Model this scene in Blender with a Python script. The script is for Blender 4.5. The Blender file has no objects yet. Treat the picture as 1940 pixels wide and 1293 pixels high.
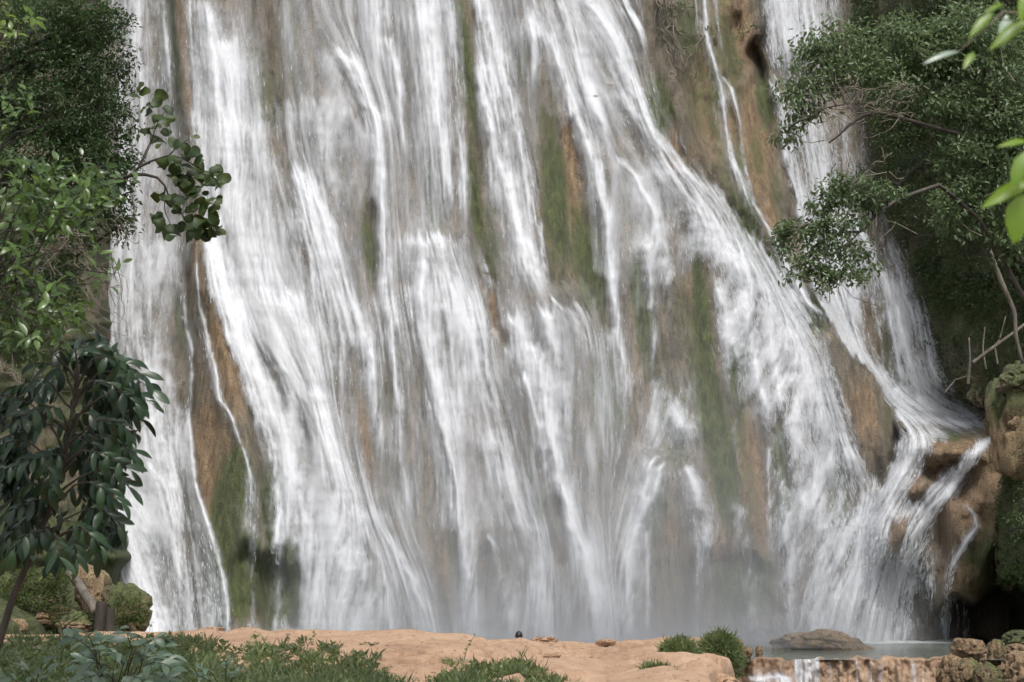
import bpy, math, random
import numpy as np
from mathutils import Vector, Matrix, Quaternion
from math import radians, sin, cos, pi

random.seed(7); rng = np.random.default_rng(7)
sc = bpy.context.scene
COL = sc.collection

# ---------------------------------------------------------------- camera
FPX, CX, CY = 2665.0, 970.0, 646.5          # the photograph is 1940 x 1293
HORIZON = 1107.0
PITCH = math.atan((HORIZON - CY) / FPX)
CAM = np.array([0.0, 0.0, 1.7])
cd = bpy.data.cameras.new('camera'); cam = bpy.data.objects.new('camera', cd); COL.objects.link(cam)
cd.sensor_width = 36.0; cd.lens = 36.0 * FPX / 1940.0
cd.clip_start = 0.05; cd.clip_end = 900.0
cd.dof.use_dof = True; cd.dof.focus_distance = 34.0; cd.dof.aperture_fstop = 4.0
cam.location = CAM; cam.rotation_euler = (pi / 2 + PITCH, 0, 0)
sc.camera = cam

# ---------------------------------------------------------------- light: a bright overcast sky over the gorge
SUN_EL, SUN_AZ = radians(58), radians(168)     # azimuth measured from +Y towards +X
world = bpy.data.worlds.new('World'); sc.world = world; world.use_nodes = True
nt = world.node_tree; nt.nodes.clear()
sky = nt.nodes.new('ShaderNodeTexSky'); sky.sky_type = 'NISHITA'; sky.sun_disc = False
sky.sun_elevation = SUN_EL; sky.sun_rotation = SUN_AZ
sky.air_density = 1.0; sky.dust_density = 4.0; sky.ozone_density = 1.0
hs = nt.nodes.new('ShaderNodeHueSaturation'); hs.inputs['Saturation'].default_value = 0.42
bg = nt.nodes.new('ShaderNodeBackground'); bg.inputs['Strength'].default_value = 0.12
wo = nt.nodes.new('ShaderNodeOutputWorld')
nt.links.new(sky.outputs[0], hs.inputs['Color']); nt.links.new(hs.outputs[0], bg.inputs[0]); nt.links.new(bg.outputs[0], wo.inputs[0])
sd = bpy.data.lights.new('sun', 'SUN'); sd.energy = 1.5; sd.angle = radians(12); sd.color = (1.0, 0.975, 0.94)
sun = bpy.data.objects.new('sun', sd); COL.objects.link(sun)
sdir = Vector((sin(SUN_AZ) * cos(SUN_EL), cos(SUN_AZ) * cos(SUN_EL), sin(SUN_EL)))
sun.rotation_euler = sdir.to_track_quat('Z', 'Y').to_euler(); sun.location = sdir * 60

sc.view_settings.view_transform = 'Standard'; sc.view_settings.look = 'None'
sc.view_settings.gamma = 1.0; sc.view_settings.use_curve_mapping = False
sc.view_settings.exposure = 0.68
cy = sc.cycles
cy.max_bounces = 5; cy.diffuse_bounces = 2; cy.glossy_bounces = 2; cy.transmission_bounces = 3
cy.transparent_max_bounces = 10; cy.volume_bounces = 0
cy.use_adaptive_sampling = True; cy.adaptive_threshold = 0.035
cy.use_denoising = True
cy.volume_step_rate = 8.0; cy.volume_max_steps = 16
cy.sample_clamp_indirect = 4.0
cy.caustics_reflective = False; cy.caustics_refractive = False

# ---------------------------------------------------------------- helpers
def at(px, py, Y):
    """world points seen at photo pixel (px, py) at forward distance Y"""
    px, py, Y = np.broadcast_arrays(np.asarray(px, float), np.asarray(py, float), np.asarray(Y, float))
    u = (px - CX) / FPX; v = -(py - CY) / FPX
    dy = cos(PITCH) - v * sin(PITCH); dz = sin(PITCH) + v * cos(PITCH)
    k = Y / dy
    return np.stack([CAM[0] + u * k, Y, CAM[2] + dz * k], axis=-1)
def V(px, py, Y): return Vector(at(px, py, Y).tolist())
def zat(py, Y, px=970): return float(at(px, py, Y)[2])
def Yground(py, z): return (CAM[2] - z) * FPX / (py - HORIZON)      # distance of a level at z seen at row py

def sstep(a, b, x):
    t = np.clip((x - a) / (b - a), 0, 1); return t * t * (3 - 2 * t)
def _hash(ix, iy, seed):
    h = (ix.astype(np.int64) * 374761393 + iy.astype(np.int64) * 668265263 + seed * 1442695041) & 0xFFFFFFFF
    h = ((h ^ (h >> 13)) * 1274126177) & 0xFFFFFFFF
    return ((h ^ (h >> 16)) & 0xFFFFFF) / float(0xFFFFFF)
def noise(x, y, seed=0):
    x, y = np.broadcast_arrays(np.asarray(x, float), np.asarray(y, float))
    ix, iy = np.floor(x), np.floor(y); fx, fy = x - ix, y - iy
    fx = fx * fx * fx * (fx * (fx * 6 - 15) + 10); fy = fy * fy * fy * (fy * (fy * 6 - 15) + 10)
    a, b = _hash(ix, iy, seed), _hash(ix + 1, iy, seed); c, d = _hash(ix, iy + 1, seed), _hash(ix + 1, iy + 1, seed)
    return (a + (b - a) * fx) * (1 - fy) + (c + (d - c) * fx) * fy
def fbm(x, y, seed=0, oct=4, gain=0.5):
    s, a, t = 0.0, 1.0, 0.0
    for o in range(oct):
        s = s + a * noise(x * 2 ** o + 17.3 * o, y * 2 ** o + 9.1 * o, seed + o); t += a; a *= gain
    return s / t
def noise3(p, seed=0):                     # cheap 3-D noise for boulders: three planes mixed
    return (noise(p[:, 0], p[:, 1] + 31.7, seed) + noise(p[:, 1] - 11.1, p[:, 2], seed + 5) + noise(p[:, 2] + 7.7, p[:, 0], seed + 9)) / 3

def tag(o, label=None, cat=None, group=None, kind=None):
    for k, v in (('label', label), ('category', cat), ('group', group), ('kind', kind)):
        if v: o[k] = v
    return o
def link(name, me, parent=None, mat=None):
    o = bpy.data.objects.new(name, me); COL.objects.link(o)
    if mat is not None: me.materials.append(mat)
    if parent is not None: o.parent = parent
    return o
def empty(name, loc=(0, 0, 0)):
    o = bpy.data.objects.new(name, None); COL.objects.link(o); o.location = loc; o.empty_display_size = 0.2; return o
def local(parent, pts):
    return np.asarray(pts, float) - np.array(parent.location) if parent is not None else np.asarray(pts, float)
def mesh(name, verts, faces, smooth=True, attrs=None):
    verts = np.asarray(verts, dtype=np.float32); faces = np.asarray(faces, dtype=np.int32)
    me = bpy.data.meshes.new(name); n, k = faces.shape
    me.vertices.add(len(verts)); me.vertices.foreach_set('co', verts.ravel())
    me.loops.add(n * k); me.loops.foreach_set('vertex_index', faces.ravel())
    me.polygons.add(n); me.polygons.foreach_set('loop_start', np.arange(0, n * k, k, dtype=np.int32))
    me.update(calc_edges=True)
    if smooth: me.polygons.foreach_set('use_smooth', np.ones(n, dtype=bool))
    for an, av in (attrs or {}).items():
        a = me.attributes.new(an, 'FLOAT', 'POINT'); a.data.foreach_set('value', np.asarray(av, dtype=np.float32).ravel())
    me.validate(); return me
def grid_faces(nr, nc):
    i = np.arange(nr * nc).reshape(nr, nc)
    return np.stack([i[:-1, :-1], i[1:, :-1], i[1:, 1:], i[:-1, 1:]], axis=-1).reshape(-1, 4)

class NT:
    """a small node-tree writer"""
    def __init__(s, name):
        s.m = bpy.data.materials.new(name); s.m.use_nodes = True; s.t = s.m.node_tree; s.t.nodes.clear()
        s.out = s.t.nodes.new('ShaderNodeOutputMaterial')
    def n(s, typ, **kw):
        nd = s.t.nodes.new(typ)
        for k, v in kw.items():
            if k.startswith('_'): setattr(nd, k[1:], v)
        return nd
    def put(s, sock, v):
        if isinstance(v, bpy.types.NodeSocket): s.t.links.new(v, sock)
        elif isinstance(v, bpy.types.Node): s.t.links.new(v.outputs[0], sock)
        elif isinstance(v, (tuple, list)) and len(v) == 3 and sock.type == 'RGBA': sock.default_value = (*v, 1)
        else: sock.default_value = v
    def mk(s, typ, ins, **kw):
        nd = s.n(typ, **kw)
        for k, v in ins.items(): s.put(nd.inputs[k], v)
        return nd
    def coord(s, which='Object'): return s.n('ShaderNodeTexCoord').outputs[which]
    def mapping(s, vec, scale): return s.mk('ShaderNodeMapping', {'Vector': vec, 'Scale': scale}).outputs[0]
    def noise(s, vec, scale, detail=4, rough=0.55, dist=0.0):
        return s.mk('ShaderNodeTexNoise', {'Vector': vec, 'Scale': scale, 'Detail': detail, 'Roughness': rough, 'Distortion': dist}).outputs['Fac']
    def attr(s, name): return s.n('ShaderNodeAttribute', _attribute_name=name).outputs['Fac']
    def math(s, op, a, b=0.0, clamp=False):
        nd = s.n('ShaderNodeMath', _operation=op, _use_clamp=clamp); s.put(nd.inputs[0], a); s.put(nd.inputs[1], b); return nd.outputs[0]
    def ramp(s, fac, stops):
        nd = s.n('ShaderNodeValToRGB'); s.put(nd.inputs[0], fac); cr = nd.color_ramp
        while len(cr.elements) < len(stops): cr.elements.new(0.5)
        for e, (p, c) in zip(cr.elements, stops):
            e.position = p; e.color = (c, c, c, 1) if isinstance(c, (int, float)) else (*c, 1)
        return nd.outputs[0]
    def mix(s, fac, a, b):
        nd = s.n('ShaderNodeMix', _data_type='RGBA'); s.put(nd.inputs[0], fac); s.put(nd.inputs[6], a); s.put(nd.inputs[7], b); return nd.outputs[2]
    def bump(s, h, strength=0.5, dist=0.05):
        return s.mk('ShaderNodeBump', {'Height': h, 'Strength': strength, 'Distance': dist}).outputs[0]
    def bsdf(s, **ins):
        p = s.n('ShaderNodeBsdfPrincipled')
        for k, v in ins.items(): s.put(p.inputs[k.replace('_', ' ')], v)
        s.t.links.new(p.outputs[0], s.out.inputs[0]); return p
# ---------------------------------------------------------------- materials: rock, water, earth
def rock_material(name, wet=0.45, scale=1.0, mossy=1.0, crackle=0.0, lift=1.0):
    t = NT(name); P = t.coord()
    st = t.mapping(P, (1.0, 1.0, 0.22))
    n1 = t.noise(st, 1.6 * scale, 6, 0.62, 0.6); n2 = t.noise(st, 7.0 * scale, 5, 0.65); n3 = t.noise(P, 22.0 * scale, 4, 0.7)
    n4 = t.noise(t.mapping(P, (1, 1, 0.5)), 0.9 * scale, 4, 0.6)
    base = t.ramp(n1, [(0.28, (0.075, 0.066, 0.048)), (0.46, (0.150, 0.130, 0.094)), (0.60, (0.215, 0.178, 0.126)), (0.78, (0.29, 0.235, 0.165))])
    tanc = t.ramp(n2, [(0.25, (0.12, 0.078, 0.044)), (0.45, (0.225, 0.152, 0.086)), (0.6, (0.30, 0.210, 0.125)), (0.78, (0.40, 0.30, 0.20))])
    mosc = t.ramp(n2, [(0.25, (0.032, 0.042, 0.016)), (0.5, (0.078, 0.095, 0.034)), (0.78, (0.135, 0.162, 0.048))])
    wob = t.math('MULTIPLY_ADD', t.math('ADD', t.math('MULTIPLY', n2, .6), t.math('MULTIPLY', n3, .4)), 2.0); wob.node.inputs[2].default_value = -1.0
    ft = t.math('SUBTRACT', t.math('ADD', t.attr('tan'), wob), 0.30); ft = t.math('MULTIPLY', ft, 2.6, True)
    fm = t.math('SUBTRACT', t.math('ADD', t.math('MULTIPLY', t.attr('moss'), mossy), wob), 0.30); fm = t.math('MULTIPLY', fm, 2.6, True)
    c = t.mix(ft, base, tanc)
    c = t.mix(fm, c, mosc)
    pit = t.ramp(n3, [(0.34, 0.25), (0.50, 1.0)])
    c = t.n('ShaderNodeMix', _data_type='RGBA', _blend_type='MULTIPLY') if False else t.mix(t.math('SUBTRACT', 1.0, pit), c, (0.05, 0.042, 0.032))
    sk = t.noise(t.mapping(P, (1, 1, .10)), 5.0 * scale, 4, 0.7, 0.3); gr = t.noise(P, 48.0 * scale, 3, 0.7)
    vor = t.mk('ShaderNodeTexVoronoi', {'Vector': t.mapping(t.mk('ShaderNodeVectorMath', {0: P, 1: t.mk('ShaderNodeTexNoise', {'Vector': P, 'Scale': 1.5, 'Detail': 4}).outputs['Color']}, _operation='ADD').outputs[0], (1, 1, .45)), 'Scale': 1.7 * scale}, _feature='DISTANCE_TO_EDGE').outputs[0]
    crack = t.math('MULTIPLY', t.ramp(vor, [(0.0, 1.0), (0.03, 0.0)]), crackle)
    c = t.mix(crack, c, (0.022, 0.018, 0.013))
    tone = t.math('MULTIPLY', t.math('MULTIPLY', t.ramp(sk, [(0.30, .62), (0.5, 1.0), (0.70, 1.25)]), lift), t.ramp(gr, [(0.3, .75), (0.7, 1.22)]))
    c = t.mk('ShaderNodeVectorMath', {0: c, 'Scale': tone}, _operation='SCALE').outputs[0]
    h = t.math('SUBTRACT', t.math('ADD', t.math('MULTIPLY', n2, 0.7), t.math('ADD', t.math('MULTIPLY', n3, 0.5), t.math('MULTIPLY', sk, .5))), t.math('MULTIPLY', crack, .5))
    ro = t.ramp(n4, [(0.35, wet), (0.65, min(1.0, wet + 0.35))])
    t.bsdf(Base_Color=c, Roughness=ro, Normal=t.bump(h, 1.0, 0.16)); return t.m
M_CLIFF = rock_material('cliff_rock', 0.38, lift=1.18)
M_ROCK = rock_material('bank_rock', 0.65, crackle=.35, lift=1.4)

def water_material(name):
    t = NT(name)
    a = t.attr('dens')
    P = t.coord()
    fine = t.noise(t.mapping(P, (26, 10, 5.0)), 1.0, 3, 0.6)
    fine2 = t.noise(t.mapping(P, (9, 5, 1.6)), 1.0, 3, 0.55)
    sp = t.math('ADD', t.math('MULTIPLY', fine, 0.38), t.math('MULTIPLY', fine2, 0.62))
    # thin water breaks into threads and drops, thick water stays closed
    k = t.math('MULTIPLY', t.math('SUBTRACT', sp, 0.5), t.attr('chop'))
    al = t.math('ADD', a, t.math('MULTIPLY', k, 2.0), True)
    gate = t.math('MULTIPLY', a, 9.0, True)
    al = t.math('MULTIPLY', al, gate, True)
    p = t.n('ShaderNodeBsdfPrincipled')
    t.put(p.inputs['Base Color'], t.mix(a, (0.70, 0.735, 0.79), (0.88, 0.90, 0.935)))
    t.put(p.inputs['Roughness'], 0.55); t.put(p.inputs['Specular IOR Level'], 0.35)
    t.put(p.inputs['Normal'], t.bump(sp, 0.25, 0.08))
    tl = t.mk('ShaderNodeBsdfTranslucent', {'Color': (0.82, 0.85, 0.88)})
    mx = t.mk('ShaderNodeMixShader', {0: 0.3, 1: p.outputs[0], 2: tl.outputs[0]})
    tr = t.n('ShaderNodeBsdfTransparent')
    fin = t.mk('ShaderNodeMixShader', {0: al, 1: tr.outputs[0], 2: mx.outputs[0]})
    t.t.links.new(fin.outputs[0], t.out.inputs[0]); return t.m
M_WATER = water_material('falling_water')

# ---------------------------------------------------------------- the cliff: distance of the rock face for every direction
def poly_x(pts, y):
    p = np.array(pts, float); return np.interp(y, p[:, 1], p[:, 0])
SIL = [(1425, -220), (1440, 0), (1445, 150), (1478, 250), (1500, 350), (1520, 420), (1545, 530), (1592, 632), (1640, 690), (1690, 770), (1703, 835), (1690, 880), (1662, 930), (1640, 1010), (1640, 1300)]
BUMPS = [(575, 365, 34, 260, .55), (835, 445, 40, 260, .60), (1157, 296, 26, 200, .55), (1045, 562, 42, 220, .65), (1258, 866, 42, 220, .7), (918, 1008, 30, 160, .5),
         (1017, 62, 26, 150, .4), (392, 30, 30, 260, .4), (540, 580, 30, 140, .5), (742, 598, 24, 150, .35), (985, 690, 26, 160, .4), (1225, 468, 24, 150, .35), (1400, 500, 40, 200, .4),
         (1540, 640, 40, 160, .35), (655, 110, 30, 200, .3), (1300, 800, 40, 200, .4), (800, 560, 30, 170, .35), (1480, 760, 36, 200, .4)]
def cliff_depth(px, py, fine=True):
    px, py = np.broadcast_arrays(np.asarray(px, float), np.asarray(py, float))
    up = 1215.0 - py
    D = 42.0 + 0.0046 * up
    D = D + 2.6e-6 * (px - 820) ** 2 * (0.45 + up / 1600)
    # long upright ribs
    w = (fbm(px / 260, py / 2600, 3, 2) - .5) * 40
    D = D - 1.15 * (fbm((px + w - 0.16 * (py - 600)) / 105, py / 900, 11, 3) - .5)
    D = D - 0.42 * (fbm((px - 0.16 * (py - 600)) / 30, py / 260, 21, 3) - .5)
    for bx, by, r, L, a in BUMPS:
        dy = py - by; rr = r * (1 + np.clip(dy, 0, None) / (L * 1.1))
        D = D - a * np.exp(-((px - bx - 0.12 * dy) / rr) ** 2) * np.where(dy < 0, np.exp(-(dy / 16) ** 2), np.exp(-(dy / L) ** 2))
    # tall bare rib beside the left fall
    rc = np.interp(py, [-200, 0, 300, 450, 650, 850, 1040, 1200], [330, 338, 356, 372, 400, 425, 430, 430]); rw = np.interp(py, [-200, 300, 450, 650, 900, 1200], [12, 16, 16, 40, 66, 70])
    D = D - np.interp(py, [0, 450, 900, 1200], [.35, .6, 1.3, 1.5]) * np.exp(-((px - rc) / rw) ** 4)
    D = D + np.interp(py, [0, 1215], [1.0, 1.3]) * sstep(60, -60, px - rc) * 0.9
    # undercut at the rib's foot and along the base
    D = D + 0.9 * sstep(1035, 1085, py + 18 * np.sin(px / 23.) + 10 * np.sin(px / 9.)) * np.exp(-((px - 505) / 62) ** 4)
    D = D + 0.4 * sstep(1040, 1085, py + 14 * np.sin(px / 31. + 1)) * np.exp(-((px - 1395) / 90) ** 4)
    # bare wall falling back to the right of the main fall
    edge = poly_x([(1205, -220), (1215, 0), (1262, 150), (1300, 260), (1420, 400), (1500, 500), (1580, 620), (1640, 760), (1660, 1200)], py)
    D = D + 1.5 * sstep(-10, 240, px - edge) * sstep(760, 500, py)
    D = D - 0.3 * np.exp(-((px - edge - 6) / 30) ** 2) * sstep(80, 300, py) * sstep(700, 560, py)
    # caves and knuckles in the bare upper wall
    D = D + 1.5 * np.exp(-((px - 1436 + 7 * np.sin(py / 13.)) / 15) ** 4 - ((py - 108 + 9 * np.sin(px / 7.)) / 38) ** 2) + 0.8 * np.exp(-((px - 1395) / 14) ** 2 - ((py - 60) / 40) ** 2)
    D = D - 0.6 * (fbm(px / 40, py / 46, 31, 3) - .5) * sstep(0, 60, px - edge) * sstep(300, 120, py)
    # side gully right of the silhouette
    s = poly_x(SIL, py)
    g = sstep(-4, 16, px - s + 5 * (fbm(py / 25, px * 0, 5, 2) - .5) * 2)
    back = 46.5 + 0.0042 * np.clip(735 - py, 0, None) - 0.6 * (fbm((px - .25 * py) / 36, py / 300, 41, 3) - .5)
    # shelf the second fall lands on, then the stepped rocks down to the pool
    shelf_top = np.interp(px, [1600, 1690, 1790, 1890, 1960], [690, 745, 785, 800, 800])
    low = 42.7 - 0.0016 * np.clip(py - 830, 0, None)
    tt = sstep(-10, 75, py - shelf_top)
    G = back * (1 - tt) + low * tt
    # rocks standing in the cascade
    for bx, by, rx, ry, a, sl in [(1815, 850, 60, 34, 1.2, -.45), (1742, 928, 26, 22, .8, -.4), (1700, 1012, 24, 44, .9, -.2), (1880, 890, 46, 90, 1.4, 0), (1822, 985, 34, 50, 1.4, 0), (1838, 1072, 46, 66, 1.9, -.25), (1898, 1000, 40, 90, 1.5, 0), (1720, 1000, 20, 30, .5, 0)]:
        xx = (px - bx) - sl * (by - py) * -1.0
        G = G - a * np.exp(-(np.abs(xx) / rx) ** 3 - (np.abs(py - by) / ry) ** 3)
    G = G - 0.5 * (fbm(px / 34, py / 44, 51, 4) - .5) * tt
    # hollow under the lip on the right and behind the cascade's foot
    lip = np.interp(px, [1640, 1690, 1740, 1775, 1800, 1850, 1890, 1960], [1080, 1050, 1060, 1140, 1132, 1128, 1112, 1105])
    G = G + (1.0 + 2.8 * sstep(1750, 1860, px)) * sstep(-4, 22, py - lip + 8 * np.sin(px / 11.)) * sstep(1640, 1680, px)
    D = D * (1 - g) + G * g
    # shoulder boulder that ends the main buttress
    D = D - 0.9 * np.exp(-(np.abs((px - 1640 - .22 * (py - 760)) / 52)) ** 4 - (np.abs(py - 765) / 130) ** 4) * (1 - g)
    if fine:
        D = D - 0.13 * (fbm(px / 12, py / 22, 61, 3) - .5) - 0.05 * (fbm(px / 4.5, py / 7, 71, 2) - .5)
    return D

def blobs(px, py, lst):
    s = np.zeros(np.broadcast(px, py).shape)
    for x, y, rx, ry, a in lst:
        s = np.maximum(s, a * np.exp(-((px - x - .1 * (py - y)) / rx) ** 2 - ((py - y) / ry) ** 2))
    return s
MOSS = [(1360, 160, 70, 150, .55), (1400, 330, 40, 120, .6), (1470, 360, 20, 90, .6), (882, 120, 14, 160, 1), (900, 380, 16, 130, .9), (1050, 400, 35, 150, .85), (1100, 480, 30, 120, .8), (930, 480, 20, 100, .7), (820, 350, 15, 150, .5), (500, 150, 40, 120, .5), (560, 100, 25, 120, .55),
        (330, 100, 10, 150, .6), (340, 600, 14, 120, .9), (455, 915, 24, 60, 1.6), (425, 1000, 30, 70, 1.6), (450, 1080, 44, 80, 1.6), (520, 1000, 20, 110, 1.4), (540, 1100, 44, 80, 1.4), (1330, 600, 16, 130, 1.2), (1345, 780, 25, 110, 1.1),
        (1370, 880, 25, 100, 1), (1280, 800, 30, 100, .7), (1250, 200, 25, 60, 1), (1420, 430, 25, 90, 1.2), (1480, 500, 20, 60, 1), (1550, 600, 30, 40, 1.1), (1130, 520, 60, 60, .75), (1150, 750, 40, 120, .55), (1400, 700, 25, 90, .65),
        (1480, 900, 25, 120, .7), (1590, 960, 20, 100, .7), (1240, 960, 40, 60, .65), (1220, 560, 25, 120, .65), (1010, 930, 18, 60, .55), (1450, 190, 20, 60, 1.2), (1310, 60, 40, 70, .75), (1430, 300, 30, 80, .5), (700, 470, 14, 80, .7),
        (390, 1060, 30, 80, .5), (860, 1060, 20, 80, .6), (1400, 1120, 80, 60, .85), (1860, 1060, 30, 50, .7), (1700, 650, 30, 120, .7), (1800, 825, 40, 14, .8), (1680, 800, 14, 60, .6), (620, 1130, 100, 60, .4), (1500, 130, 20, 60, .5), (990, 130, 14, 60, .5)]
TAN = [(372, 500, 12, 60, 1), (430, 700, 40, 120, 1), (410, 870, 40, 100, 1.2), (400, 960, 18, 80, 1.1), (355, 150, 10, 200, 1), (345, 320, 10, 100, .8), (1350, 180, 60, 150, .8), (1430, 280, 44, 150, .7), (1390, 60, 50, 90, .8), (1310, 560, 14, 100, 1), (1330, 680, 10, 80, 1.2),
       (1420, 900, 20, 90, 1.2), (1440, 980, 18, 80, 1.2), (1630, 790, 45, 100, .75), (1500, 880, 12, 50, 1), (935, 600, 8, 60, 1.2), (1080, 330, 14, 140, .9), (690, 820, 14, 100, .85), (880, 850, 20, 200, .55), (840, 1050, 12, 80, .7),
       (1270, 1000, 18, 40, .9), (1370, 1040, 18, 40, 1), (1800, 860, 60, 60, 1.2), (1820, 1000, 50, 70, 1.3), (1830, 1080, 50, 60, 1.3), (1700, 1010, 24, 44, 1.3), (1740, 925, 26, 24, 1.2), (1640, 620, 50, 80, .5), (1890, 930, 50, 120, 1.1), (1460, 420, 20, 60, .8), (1300, 300, 50, 80, .6), (1560, 620, 20, 40, .5)]
cpx = np.arange(-70, 1990.1, 3.3); cpy = np.arange(-230, 1262, 4.1)
GX, GY = np.meshgrid(cpx, cpy)
GD = cliff_depth(GX, GY)
pts = at(GX, GY, GD).reshape(-1, 3)
moss = np.clip(blobs(GX, GY, MOSS) + 0.9 * (fbm((GX - .16 * GY) / 40, GY / 300, 81, 3) - .40), 0, 1.6)
tan = np.clip(blobs(GX, GY, TAN) + 0.8 * (fbm((GX - .16 * GY) / 34, GY / 260, 91, 3) - .42), 0, 1.6)
cliff = tag(link('cliff', mesh('cliff', pts, grid_faces(len(cpy), len(cpx)), True, {'moss': moss, 'tan': tan}), None, M_CLIFF), 'tall mossy tan travertine cliff behind the falling water', kind='structure')
# ---------------------------------------------------------------- the falling water: sheets that cling to the cliff
SX = np.arange(170, 1916, 1.75); SY = np.arange(-40, 1236, 2.15)
X, Y_ = np.meshgrid(SX, SY)
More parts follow.
